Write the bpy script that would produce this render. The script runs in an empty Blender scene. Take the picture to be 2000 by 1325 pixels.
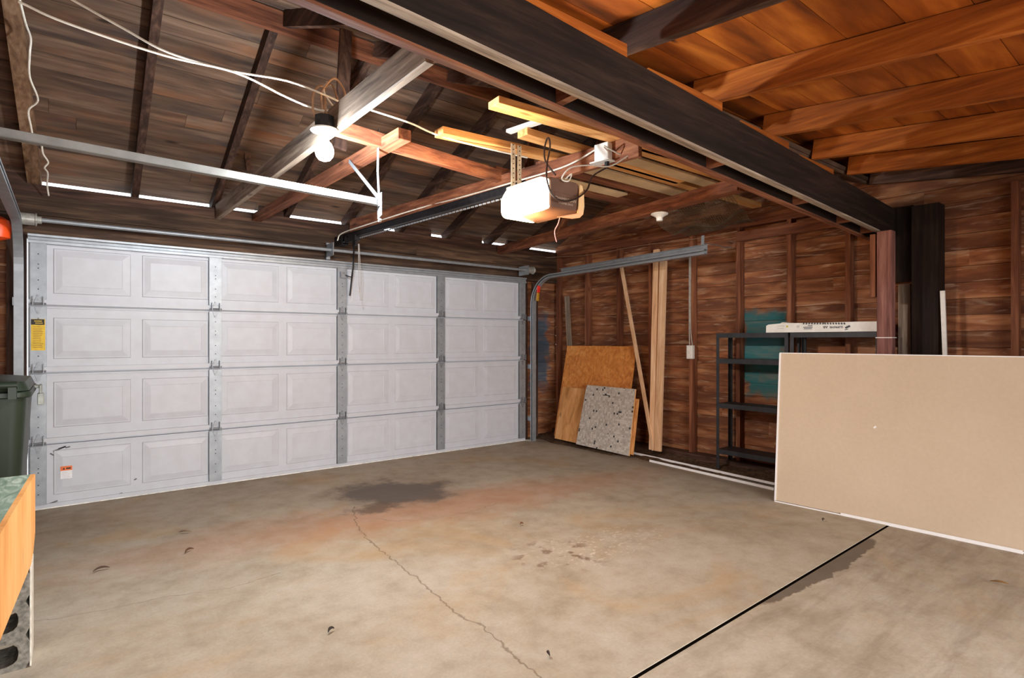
import bpy, bmesh, math, random
from mathutils import Vector, Matrix, noise
random.seed(11)
scene = bpy.context.scene
COL = scene.collection
V = Vector

# ------------------------------------------------------------------ camera
F, CX, CY, H = 1100.0, 1000.0, 666.0, 1.33          # focal length in px, principal point, eye height
TH = math.radians(38.35)                            # the camera looks this far right of the door's normal
cs, sn = math.cos(TH), math.sin(TH)
cam_data = bpy.data.cameras.new('camera')
cam_data.sensor_width = 36.0
cam_data.lens = 36.0 * F / 2000.0
cam_data.shift_y = (CY - 662.5) / 2000.0
cam_data.clip_start = 0.02
cam = bpy.data.objects.new('camera', cam_data)
COL.objects.link(cam)
cam.location = (0, 0, H)
cam.rotation_euler = (math.pi / 2, 0, -TH)
scene.camera = cam

# ------------------------------------------------------------------ colour management, world, rear fill light
scene.view_settings.view_transform = 'Standard'
scene.view_settings.look = 'None'
scene.view_settings.gamma = 1.0
scene.view_settings.use_curve_mapping = False
scene.view_settings.exposure = 0.0
world = bpy.data.worlds.new('World')
scene.world = world
world.use_nodes = True
bg = world.node_tree.nodes['Background']
bg.inputs['Color'].default_value = (0.86, 0.93, 1.0, 1)
bg.inputs['Strength'].default_value = 3.4

def lamp(name, kind, loc, energy, color, size=0.1, parent=None):
    d = bpy.data.lights.new(name, kind)
    d.energy = energy
    d.color = color
    if kind == 'POINT':
        d.shadow_soft_size = size
    o = bpy.data.objects.new(name, d)
    COL.objects.link(o)
    o.location = loc
    if parent:
        o.parent = parent
        o.location = V(loc) - parent.location
    return o

# fill light added at an unseen rear opening, to brighten the camera end
pd = bpy.data.lights.new('rear_fill_light', 'AREA')
pd.shape = 'RECTANGLE'
pd.size = 3.6
pd.size_y = 2.1
pd.energy = 150
pd.spread = math.radians(120)
pd.color = (1.0, 0.97, 0.93)
po = bpy.data.objects.new('rear_fill_light', pd)
COL.objects.link(po)
po.location = (1.5, -2.34, 1.08)
po.rotation_euler = (math.radians(72), 0, 0)

LED_POWER, LED_COL = 150, (0.86, 0.94, 1.0)
OPENER_POWER, OPENER_COL = 50, (1.0, 0.60, 0.27)
SHED_FILL_POWER, SHED_FILL_COL = 8, (1.0, 0.66, 0.36)

# ------------------------------------------------------------------ measuring helpers
def ray(px, py):
    r = (px - CX) / F
    return V((r * cs + sn, -r * sn + cs, (CY - py) / F))
def PY(px, py, y):
    d = ray(px, py); t = y / d.y
    return V((d.x * t, y, H + d.z * t))
def PX(px, py, x):
    d = ray(px, py); t = x / d.x
    return V((x, d.y * t, H + d.z * t))
def PZ(px, py, z):
    d = ray(px, py); t = (z - H) / d.z
    return V((d.x * t, d.y * t, z))

# ------------------------------------------------------------------ mesh builder
class MB:
    def __init__(self):
        self.v = []; self.f = []; self.t = []
    def face(self, idx, tint):
        self.f.append(idx); self.t.append(tint)
    def hexa(self, pts, tint=0.5):
        b = len(self.v)
        self.v += [V(p) for p in pts]
        for q in ((0, 3, 2, 1), (4, 5, 6, 7), (0, 1, 5, 4), (1, 2, 6, 5), (2, 3, 7, 6), (3, 0, 4, 7)):
            self.face([b + i for i in q], tint)
        return self
    def box(self, x0, x1, y0, y1, z0, z1, tint=0.5):
        x0, x1 = min(x0, x1), max(x0, x1); y0, y1 = min(y0, y1), max(y0, y1); z0, z1 = min(z0, z1), max(z0, z1)
        return self.hexa([(x0, y0, z0), (x1, y0, z0), (x1, y1, z0), (x0, y1, z0),
                          (x0, y0, z1), (x1, y0, z1), (x1, y1, z1), (x0, y1, z1)], tint)
    def bar(self, p, q, w, h, up=(0, 0, 1), tint=0.5, oz=0.0):
        """rectangular bar from p to q; w across, h along 'up'; oz: 0 centred, 1 p,q on the bottom face"""
        p, q = V(p), V(q); d = (q - p).normalized(); u = V(up)
        sx = d.cross(u).normalized(); u = sx.cross(d).normalized()
        a = sx * w / 2; lo = u * (-h / 2 if oz == 0 else 0); hi = u * (h / 2 if oz == 0 else h)
        return self.hexa([p - a + lo, p + a + lo, q + a + lo, q - a + lo, p - a + hi, p + a + hi, q + a + hi, q - a + hi], tint)
    def tube(self, pts, r, n=8, tint=0.5, smooth=0, cap=True):
        pts = [V(p) for p in pts]
        if smooth:
            P = [pts[0] * 2 - pts[1]] + pts + [pts[-1] * 2 - pts[-2]]
            out = []
            for i in range(1, len(P) - 2):
                for k in range(smooth):
                    t = k / smooth
                    a, b, c, d = P[i - 1], P[i], P[i + 1], P[i + 2]
                    out.append(0.5 * ((2 * b) + (c - a) * t + (2 * a - 5 * b + 4 * c - d) * t * t + (3 * b - a - 3 * c + d) * t ** 3))
            out.append(pts[-1]); pts = out
        rr = r if isinstance(r, (list, tuple)) else [r] * len(pts)
        d = (pts[1] - pts[0]).normalized()
        u = d.orthogonal().normalized()
        b = len(self.v)
        for i, p in enumerate(pts):
            d = ((pts[min(i + 1, len(pts) - 1)] - pts[max(i - 1, 0)])).normalized()
            u = (u - d * u.dot(d)).normalized(); w = d.cross(u)
            for k in range(n):
                a = 2 * math.pi * k / n
                self.v.append(p + (u * math.cos(a) + w * math.sin(a)) * rr[min(i, len(rr) - 1)])
        for i in range(len(pts) - 1):
            for k in range(n):
                k2 = (k + 1) % n
                self.face([b + i * n + k, b + i * n + k2, b + (i + 1) * n + k2, b + (i + 1) * n + k], tint)
        if cap:
            self.face([b + k for k in reversed(range(n))], tint)
            e = b + (len(pts) - 1) * n
            self.face([e + k for k in range(n)], tint)
        return self
    def lathe(self, c, prof, n=24, axis='z', tint=0.5):
        """prof: list of (radius, offset along the axis)"""
        c = V(c); b = len(self.v)
        for r, z in prof:
            for k in range(n):
                a = 2 * math.pi * k / n
                x, y = r * math.cos(a), r * math.sin(a)
                self.v.append(c + (V((x, y, z)) if axis == 'z' else V((z, x, y)) if axis == 'x' else V((y, z, x))))
        for i in range(len(prof) - 1):
            for k in range(n):
                k2 = (k + 1) % n
                self.face([b + i * n + k, b + i * n + k2, b + (i + 1) * n + k2, b + (i + 1) * n + k], tint)
        self.face([b + k for k in reversed(range(n))], tint)
        e = b + (len(prof) - 1) * n
        self.face([e + k for k in range(n)], tint)
        return self
    def prism(self, poly, ext, tint=0.5):
        """closed polygon (3-D points) extruded by the vector ext"""
        b = len(self.v); n = len(poly); ext = V(ext)
        self.v += [V(p) for p in poly] + [V(p) + ext for p in poly]
        self.face(list(reversed(range(b, b + n))), tint)
        self.face(list(range(b + n, b + 2 * n)), tint)
        for k in range(n):
            k2 = (k + 1) % n
            self.face([b + k, b + k2, b + n + k2, b + n + k], tint)
        return self
    def sweep(self, path, prof, side, tint=0.5):
        """open path in a plane with normal 'side'; prof = list of (along side, along path normal), closed"""
        path = [V(p) for p in path]; side = V(side); b = len(self.v); n = len(prof)
        for i, p in enumerate(path):
            d = (path[min(i + 1, len(path) - 1)] - path[max(i - 1, 0)]).normalized()
            nn = side.cross(d).normalized()
            for (a, c) in prof:
                self.v.append(p + side * a + nn * c)
        for i in range(len(path) - 1):
            for k in range(n):
                k2 = (k + 1) % n
                self.face([b + i * n + k, b + i * n + k2, b + (i + 1) * n + k2, b + (i + 1) * n + k], tint)
        self.face([b + k for k in reversed(range(n))], tint)
        e = b + (len(path) - 1) * n
        self.face([e + k for k in range(n)], tint)
        return self
ORG = {}
def _build(self, name, material, parent=None, bevel=0.0, smooth=False, segs=1):
    vs = [V(p) for p in self.v]
    if parent is None:
        lo = V((min(p.x for p in vs), min(p.y for p in vs), min(p.z for p in vs)))
        hi = V((max(p.x for p in vs), max(p.y for p in vs), max(p.z for p in vs)))
        org = V(((lo.x + hi.x) / 2, (lo.y + hi.y) / 2, lo.z))
    else:
        org = ORG[parent.name]
    me = bpy.data.meshes.new(name)
    me.from_pydata([p - org for p in vs], [], self.f)
    at = me.attributes.new('tint', 'FLOAT', 'FACE')
    at.data.foreach_set('value', self.t)
    bm = bmesh.new(); bm.from_mesh(me)
    bmesh.ops.recalc_face_normals(bm, faces=bm.faces)
    bm.to_mesh(me); bm.free()
    if smooth:
        for p in me.polygons: p.use_smooth = True
    me.materials.append(material)
    o = bpy.data.objects.new(name, me)
    COL.objects.link(o)
    ORG[o.name] = org
    if parent is None:
        o.location = org
    else:
        o.parent = parent
    if bevel:
        m = o.modifiers.new('bevel', 'BEVEL'); m.width = bevel; m.segments = segs
        m.limit_method = 'ANGLE'; m.angle_limit = math.radians(40)
    if smooth:
        m = o.modifiers.new('crease', 'EDGE_SPLIT'); m.split_angle = math.radians(40)
    return o
MB.build = _build

def thing(name, label, cat, loc, group=None):
    o = bpy.data.objects.new(name, None)
    o.empty_display_size = 0.1
    COL.objects.link(o)
    o.location = loc
    ORG[o.name] = V(loc)
    return tag(o, label, cat, group)
def tag(o, label, cat, group=None, kind=None):
    o['label'] = label; o['category'] = cat
    if group: o['group'] = group
    if kind: o['kind'] = kind
    return o
def struct(o):
    o['kind'] = 'structure'
    return o
def text_part(name, body, size, material, parent, loc, right, up, depth=0.0006):
    cu = bpy.data.curves.new(name, 'FONT')
    cu.body = body; cu.size = size; cu.extrude = depth; cu.align_x = 'CENTER'; cu.align_y = 'CENTER'
    tmp = bpy.data.objects.new(name, cu)
    me = bpy.data.meshes.new_from_object(tmp)
    bpy.data.objects.remove(tmp)
    me.name = name
    r, u = V(right).normalized(), V(up).normalized()
    n = r.cross(u)
    M = Matrix((r, u, n)).transposed().to_4x4(); M.translation = V(loc) - ORG[parent.name]
    me.transform(M)
    me.materials.clear(); me.materials.append(material)
    o = bpy.data.objects.new(name, me)
    COL.objects.link(o); o.parent = parent; ORG[o.name] = ORG[parent.name]
    return o

# ------------------------------------------------------------------ materials
def lin(c):
    return tuple(((x / 255) / 12.92 if x / 255 <= 0.04045 else ((x / 255 + 0.055) / 1.055) ** 2.4) for x in c)
def C4(c): return (*lin(c), 1)
class NT:
    def __init__(self, name):
        m = bpy.data.materials.new(name); m.use_nodes = True
        self.m = m; self.t = m.node_tree; self.n = self.t.nodes
        self.b = self.n['Principled BSDF']
    def node(self, kind, **kw):
        n = self.n.new(kind)
        for k, v in kw.items(): setattr(n, k, v)
        return n
    def link(self, a, b): self.t.links.new(a, b)
    def val(self, sock, v):
        if hasattr(v, 'is_linked') or isinstance(v, bpy.types.NodeSocket): self.link(v, sock)
        else: sock.default_value = v
    def math(self, op, a, b=0.0, c=None):
        n = self.node('ShaderNodeMath', operation=op)
        self.val(n.inputs[0], a); self.val(n.inputs[1], b)
        if c is not None: self.val(n.inputs[2], c)
        return n.outputs[0]
    def vmath(self, op, a, b=None):
        n = self.node('ShaderNodeVectorMath', operation=op)
        self.val(n.inputs[0], a)
        if b is not None: self.val(n.inputs[1], b)
        return n
    def coords(self): return self.node('ShaderNodeTexCoord').outputs['Object']
    def mapping(self, vec, scale=(1, 1, 1), loc=(0, 0, 0), rot=(0, 0, 0)):
        n = self.node('ShaderNodeMapping'); self.link(vec, n.inputs[0])
        n.inputs['Scale'].default_value = scale; n.inputs['Location'].default_value = loc; n.inputs['Rotation'].default_value = rot
        return n.outputs[0]
    def noise(self, vec, scale=5, detail=4, rough=0.55, dist=0.0):
        n = self.node('ShaderNodeTexNoise'); self.link(vec, n.inputs['Vector'])
        n.inputs['Scale'].default_value = scale; n.inputs['Detail'].default_value = detail
        n.inputs['Roughness'].default_value = rough; n.inputs['Distortion'].default_value = dist
        return n.outputs['Fac']
    def ramp(self, fac, stops, interp='LINEAR'):
        n = self.node('ShaderNodeValToRGB'); self.link(fac, n.inputs[0])
        cr = n.color_ramp; cr.interpolation = interp
        while len(cr.elements) > 1: cr.elements.remove(cr.elements[-1])
        for i, (p, c) in enumerate(stops):
            e = cr.elements[0] if i == 0 else cr.elements.new(p)
            e.position = p; e.color = (c, c, c, 1) if isinstance(c, (int, float)) else C4(c)
        return n.outputs[0]
    def mix(self, fac, a, b, mode='MIX'):
        n = self.node('ShaderNodeMix', data_type='RGBA', blend_type=mode)
        self.val(n.inputs['Factor'], fac); self.val(n.inputs['A'], a); self.val(n.inputs['B'], b)
        return n.outputs['Result']
    def bump(self, h, strength=0.3, dist=0.01):
        n = self.node('ShaderNodeBump'); self.link(h, n.inputs['Height'])
        n.inputs['Strength'].default_value = strength; n.inputs['Distance'].default_value = dist
        self.link(n.outputs[0], self.b.inputs['Normal'])
    def out(self, color, rough=0.7, metal=0.0, spec=None):
        self.val(self.b.inputs['Base Color'], color)
        self.val(self.b.inputs['Roughness'], rough)
        self.b.inputs['Metallic'].default_value = metal
        if spec is not None: self.b.inputs['Specular IOR Level'].default_value = spec
        return self.m
_cache = {}
def wood(name, dark, base, light, axis, grain=14, rough=0.75, blotch=0.35, tintrange=0.5, knots=0.6, spec=0.25):
    key = (name, axis)
    if key in _cache: return _cache[key]
    t = NT(name + '_' + 'xyz'[axis])
    co = t.coords()
    oi = t.node('ShaderNodeObjectInfo').outputs['Random']
    ti = t.node('ShaderNodeAttribute', attribute_name='tint').outputs['Fac']
    off = t.math('ADD', t.math('MULTIPLY', oi, 37.0), t.math('MULTIPLY', ti, 53.0))
    cv = t.node('ShaderNodeCombineXYZ')
    for i in range(3): t.link(off, cv.inputs[i])
    co = t.vmath('ADD', co, cv.outputs[0]).outputs[0]
    sc = [grain] * 3; sc[axis] = 0.9
    g = t.noise(t.mapping(co, tuple(sc)), 2.0, 7, 0.62, 0.4)
    sc2 = [3.0] * 3; sc2[axis] = 0.7
    bl = t.noise(t.mapping(co, tuple(sc2)), 1.3, 3, 0.5)
    f = t.math('ADD', t.math('MULTIPLY', g, 1 - blotch), t.math('MULTIPLY', bl, blotch))
    col = t.ramp(f, [(0.34, dark), (0.5, base), (0.66, light)])
    if knots:
        sk = [5.5] * 3; sk[axis] = 1.8
        vo = t.node('ShaderNodeTexVoronoi'); t.link(t.mapping(co, tuple(sk)), vo.inputs['Vector']); vo.inputs['Scale'].default_value = 1.0
        k = t.ramp(vo.outputs['Distance'], [(0.035, 1.0), (0.11, 0.0)])
        col = t.mix(t.math('MULTIPLY', k, knots), col, C4(tuple(int(x * 0.45) for x in dark)))
    # board-to-board tone
    tone = t.math('ADD', 1.0 - tintrange / 2, t.math('MULTIPLY', ti, tintrange))
    hv = t.node('ShaderNodeHueSaturation'); t.link(col, hv.inputs['Color']); t.link(tone, hv.inputs['Value'])
    t.bump(g, 0.25, 0.004)
    t.out(hv.outputs[0], rough, 0, spec)
    _cache[key] = t.m
    return t.m
def plain(name, c, rough=0.6, metal=0.0, var=0.12, scale=20, spec=None, bump=0.0):
    if name in _cache: return _cache[name]
    t = NT(name)
    nz = t.noise(t.coords(), scale, 4)
    d = tuple(int(x * (1 - var)) for x in c); l = tuple(min(255, int(x * (1 + var))) for x in c)
    col = t.ramp(nz, [(0.3, d), (0.7, l)])
    if bump: t.bump(nz, bump, 0.003)
    t.out(col, rough, metal, spec)
    _cache[name] = t.m
    return t.m
def emit(name, c, strength):
    t = NT(name)
    t.b.inputs['Base Color'].default_value = C4(c)
    t.b.inputs['Emission Color'].default_value = C4(c)
    t.b.inputs['Emission Strength'].default_value = strength
    return t.m

OLD = ((36, 24, 20), (72, 50, 40), (112, 82, 66))            # old dark framing
RED = ((70, 40, 28), (122, 74, 52), (164, 110, 78))           # reddish framing
GREY = ((70, 60, 54), (128, 112, 98), (176, 160, 142))       # weathered pale lumber
PINE = ((174, 112, 60), (226, 164, 100), (248, 202, 142))     # newer lumber
ORNG = ((108, 52, 14), (154, 82, 26), (192, 114, 46))        # orange aged pine of the lean-to roof
BLACK = ((14, 9, 7), (34, 23, 18), (56, 41, 32))             # charred-dark beam
def W_old(a): return wood('old_framing', *OLD, a)
def W_red(a): return wood('red_framing', *RED, a)
def W_brn(a): return wood('brown_lumber', (84, 62, 46), (128, 98, 74), (160, 130, 104), a)
def W_grey(a): return wood('weathered_lumber', *GREY, a)
def W_pine(a): return wood('new_pine', *PINE, a)
def W_orng(a): return wood('aged_orange_pine', *ORNG, a)
def W_black(a): return wood('blackened_wood', *BLACK, a, knots=0.2)
GALV = None
def galv():
    global GALV
    if GALV: return GALV
    t = NT('galvanised_steel')
    n = t.noise(t.coords(), 14, 3)
    col = t.ramp(n, [(0.3, (138, 143, 149)), (0.7, (156, 161, 167))])
    GALV = t.out(col, 0.42, 0.35)
    return GALV
M_white_steel = plain('white_door_steel', (197, 200, 209), 0.42, 0, 0.02, 9, 0.4)
M_white = plain('white_plastic', (236, 234, 228), 0.4, 0, 0.03, 30)
M_dark_metal = plain('dark_steel', (40, 38, 40), 0.45, 0.6, 0.2, 30)
M_black = plain('black_plastic', (16, 16, 17), 0.5, 0, 0.2, 30)
M_shelf = plain('black_shelf_steel', (44, 46, 50), 0.5, 0.2, 0.2, 12)
M_cable = plain('white_cable', (226, 220, 208), 0.5, 0, 0.06, 40)
M_cord = plain('dark_cord', (44, 26, 20), 0.5, 0, 0.1, 40)

# ------------------------------------------------------------------ the setting
XW, XE, YF, YR = -1.35, 5.54, 5.95, -2.4         # inner faces of the sheathing
DY = 5.745                                       # inside face of the garage door
PL = 2.585                                       # top of the wall plate, front
SL = 0.43                                        # pitch of the gable roof
RY, RZ = 3.93, 2.585 + 0.43 * (5.93 - 3.93)      # underside of the rafters at the ridge
DOORX0, DOORX1, DTOP = -0.235, 4.775, 2.165

# concrete ---------------------------------------------------------
def concrete_mat():
    t = NT('old_concrete')
    geo = t.node('ShaderNodeNewGeometry').outputs['Position']
    n1 = t.noise(geo, 1.1, 5, 0.6, 0.6)
    n2 = t.noise(geo, 6.0, 6, 0.65)
    n3 = t.noise(geo, 70.0, 3, 0.6)
    col = t.ramp(n1, [(0.3, (156, 144, 126)), (0.5, (182, 171, 153)), (0.7, (194, 186, 174))])
    col = t.mix(0.45, col, t.ramp(n2, [(0.3, (150, 134, 112)), (0.5, (184, 171, 152)), (0.72, (204, 197, 186))]))
    col = t.mix(0.22, col, t.ramp(n3, [(0.3, (120, 105, 90)), (0.7, (215, 205, 190))]), 'MULTIPLY')
    # yellow-brown age stains
    n4 = t.noise(geo, 0.9, 4, 0.6, 1.2)
    col = t.mix(t.ramp(n4, [(0.52, 0.0), (0.68, 0.42)]), col, C4((182, 146, 96)))
    sep = t.node('ShaderNodeSeparateXYZ'); t.link(geo, sep.inputs[0])
    wn = t.node('ShaderNodeTexNoise'); t.link(geo, wn.inputs['Vector']); wn.inputs['Scale'].default_value = 2.6; wn.inputs['Detail'].default_value = 6
    wn.inputs['Roughness'].default_value = 0.68
    wob = t.vmath('MULTIPLY', t.vmath('SUBTRACT', wn.outputs['Color'], (0.5, 0.5, 0.5)).outputs[0], (0.9, 0.9, 0)).outputs[0]
    pos = t.vmath('ADD', geo, wob).outputs[0]
    def blob(cx, cy, rx, ry, ang, lo, hi, p=pos):
        q = t.mapping(t.vmath('SUBTRACT', p, (cx, cy, 0)).outputs[0], (1 / rx, 1 / ry, 0), rot=(0, 0, 0)) if not ang else \
            t.mapping(t.node_rot(p, cx, cy, ang), (1 / rx, 1 / ry, 0))
        d = t.vmath('LENGTH', q).outputs['Value']
        return t.ramp(d, [(lo, 1.0), (hi, 0.0)])
    def node_rot(p, cx, cy, ang):
        n = t.node('ShaderNodeVectorRotate', rotation_type='Z_AXIS')
        t.link(t.vmath('SUBTRACT', p, (cx, cy, 0)).outputs[0], n.inputs['Vector']); n.inputs['Angle'].default_value = ang
        return n.outputs[0]
    t.node_rot = node_rot
    # orange-brown colour of a shadow edge, painted as a band beside the oil patch
    shade_edge = blob(2.35, 3.9, 3.2, 0.5, 0.10, 0.25, 1.0)
    col = t.mix(t.math('MULTIPLY', shade_edge, 0.42), col, C4((176, 104, 52)))
    # oil patch, with a soft outer halo
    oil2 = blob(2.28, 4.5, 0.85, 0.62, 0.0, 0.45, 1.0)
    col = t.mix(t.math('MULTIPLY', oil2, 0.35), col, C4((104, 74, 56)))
    oil = blob(2.25, 4.55, 0.62, 0.46, 0.5, 0.62, 0.92)
    col = t.mix(t.math('MULTIPLY', oil, 0.72), col, C4((66, 54, 47)))
    oil3 = blob(1.95, 4.2, 0.3, 0.2, 0.4, 0.55, 0.95)
    col = t.mix(t.math('MULTIPLY', oil3, 0.6), col, C4((74, 58, 48)))
    # small spots of old spill mid floor
    sp = t.noise(geo, 9.0, 3, 0.5)
    spot = t.math('MULTIPLY', blob(2.45, 2.55, 0.35, 0.3, 0, 0.3, 1.0), t.ramp(sp, [(0.56, 0.0), (0.62, 1.0)]))
    col = t.mix(t.math('MULTIPLY', spot, 0.75), col, C4((104, 76, 56)))
    pale = t.math('MULTIPLY', blob(2.75, 2.5, 0.6, 0.35, 0, 0.2, 1.0), t.ramp(t.noise(geo, 30, 3), [(0.55, 0.0), (0.66, 1.0)]))
    col = t.mix(t.math('MULTIPLY', pale, 0.6), col, C4((224, 214, 204)))
    # damp patch along the joint on the lean-to slab
    south = t.math('LESS_THAN', t.math('SUBTRACT', sep.outputs['Y'], t.math('MULTIPLY', sep.outputs['X'], 0.01931)), 1.411)
    wob2 = t.vmath('MULTIPLY', wob, (0.22, 0.22, 0)).outputs[0]
    pos2 = t.vmath('ADD', geo, wob2).outputs[0]
    wet = t.math('MULTIPLY', blob(3.5, 1.475, 0.85, 0.115, 0.0, 0.86, 0.93, pos2), south)
    col = t.mix(t.math('MULTIPLY', wet, 0.8), col, C4((84, 70, 58)))
    # the lean-to slab is streaked and greyer
    st = t.noise(t.mapping(geo, (0.9, 5.0, 1)), 1.6, 5, 0.65, 0.5)
    strk = t.math('MULTIPLY', t.ramp(st, [(0.45, 0.0), (0.7, 1.0)]), south)
    col = t.mix(t.math('MULTIPLY', strk, 0.5), col, C4((120, 104, 88)))
    # soil blown in along the right wall
    soil = t.ramp(t.math('ADD', sep.outputs['X'], t.math('MULTIPLY', t.math('SUBTRACT', n2, 0.5), 0.7)), [(0.0, 0.0), (1.0, 1.0)])
    soil = t.math('SMOOTH_MIN', 1.0, t.math('MAXIMUM', 0.0, t.math('MULTIPLY', t.math('SUBTRACT', t.math('ADD', sep.outputs['X'], t.math('MULTIPLY', t.math('SUBTRACT', n2, 0.5), 0.8)), 4.75), 2.2)), 0.1)
    col = t.mix(t.math('MULTIPLY', soil, 0.75), col, C4((72, 56, 44)))
    # hairline cracks: distance to measured polylines, roughened by noise
    cn = t.node('ShaderNodeTexNoise'); t.link(geo, cn.inputs['Vector']); cn.inputs['Scale'].default_value = 14; cn.inputs['Detail'].default_value = 4
    cp = t.vmath('ADD', geo, t.vmath('MULTIPLY', t.vmath('SUBTRACT', cn.outputs['Color'], (0.5, 0.5, 0.5)).outputs[0], (0.07, 0.07, 0)).outputs[0]).outputs[0]
    def seg(a, b):
        a = V((a[0], a[1], 0)); b = V((b[0], b[1], 0)); d = b - a
        pa = t.vmath('SUBTRACT', cp, tuple(a)).outputs[0]
        hh = t.math('DIVIDE', t.vmath('DOT_PRODUCT', pa, tuple(d)).outputs['Value'], d.length_squared)
        n = t.node('ShaderNodeClamp'); t.link(hh, n.inputs[0])
        sc = t.node('ShaderNodeVectorMath', operation='SCALE'); sc.inputs[0].default_value = tuple(d); t.link(n.outputs[0], sc.inputs['Scale'])
        return t.vmath('LENGTH', t.vmath('SUBTRACT', pa, sc.outputs[0]).outputs[0]).outputs['Value']
    def poly(pts):
        r = None
        for a, b in zip(pts, pts[1:]):
            s_ = seg(a, b); r = s_ if r is None else t.math('MINIMUM', r, s_)
        return r
    main = poly([(1.80, 4.32), (1.63, 3.84), (1.58, 3.54), (1.525, 2.69), (1.49, 2.31), (1.52, 2.13), (1.49, 1.91), (1.44, 1.55)])
    thin = poly([(-0.35, 3.55), (0.14, 3.43), (0.42, 3.41), (0.69, 3.32), (0.95, 3.35)])
    thin2 = poly([(1.80, 3.95), (1.9, 3.79), (2.165, 3.66), (2.5, 3.64), (2.9, 3.7)])
    wid = t.math('MULTIPLY', t.ramp(n2, [(0.35, 0.3), (0.7, 1.0)]), 1.0)
    c1 = t.ramp(t.math('DIVIDE', main, wid), [(0.0035, 1.0), (0.011, 0.0)])
    c2 = t.ramp(t.math('DIVIDE', t.math('MINIMUM', thin, thin2), wid), [(0.002, 0.8), (0.006, 0.0)])
    cr = t.math('MAXIMUM', c1, c2)
    col = t.mix(t.math('MULTIPLY', cr, 0.55), col, C4((88, 66, 44)))
    hgt = t.math('SUBTRACT', t.math('ADD', t.math('MULTIPLY', n3, 0.25), n2), cr)
    t.bump(hgt, 0.25, 0.01)
    rough = t.math('SUBTRACT', 0.78, t.math('MULTIPLY', oil, 0.25))
    return t.out(col, rough, 0, 0.3)
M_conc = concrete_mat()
JA, JB = V((XW, 1.385, 0)), V((XE + 0.1, 1.52, 0))
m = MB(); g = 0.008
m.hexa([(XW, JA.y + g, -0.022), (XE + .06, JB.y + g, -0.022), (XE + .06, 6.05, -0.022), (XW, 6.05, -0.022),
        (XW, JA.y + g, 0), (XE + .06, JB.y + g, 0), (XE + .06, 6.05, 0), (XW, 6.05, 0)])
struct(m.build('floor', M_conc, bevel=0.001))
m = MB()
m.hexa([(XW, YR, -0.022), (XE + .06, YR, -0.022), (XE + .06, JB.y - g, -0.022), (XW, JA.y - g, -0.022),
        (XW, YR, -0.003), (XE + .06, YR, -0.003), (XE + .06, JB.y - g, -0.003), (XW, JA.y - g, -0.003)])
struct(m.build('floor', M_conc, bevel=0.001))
m = MB().box(XW - .05, XE + .06, 1.2, 1.7, -0.115, -0.0225)
m.hexa([(XW, JA.y - g - .004, -0.0225), (XE + .06, JB.y - g - .004, -0.0225), (XE + .06, JB.y + g + .004, -0.0225), (XW, JA.y + g + .004, -0.0225), (XW, JA.y - g + .0005, -0.0025), (XE + .06, JB.y - g + .0005, -0.0025), (XE + .06, JB.y + g - .0005, -0.0025), (XW, JA.y + g - .0005, -0.0025)])
struct(m.build('floor', plain('joint_dirt', (14, 11, 9), 0.98, 0, 0.1, 20, 0.0)))
m = MB().box(-12, 16, 6.06, 24, -0.2, -0.03)
struct(m.build('ground', plain('driveway_concrete', (196, 194, 190), 0.9)))
m = MB().box(-12, 16, -14, -2.45, -0.2, -0.03)
struct(m.build('ground', plain('yard_asphalt', (74, 72, 70), 0.9)))

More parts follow.
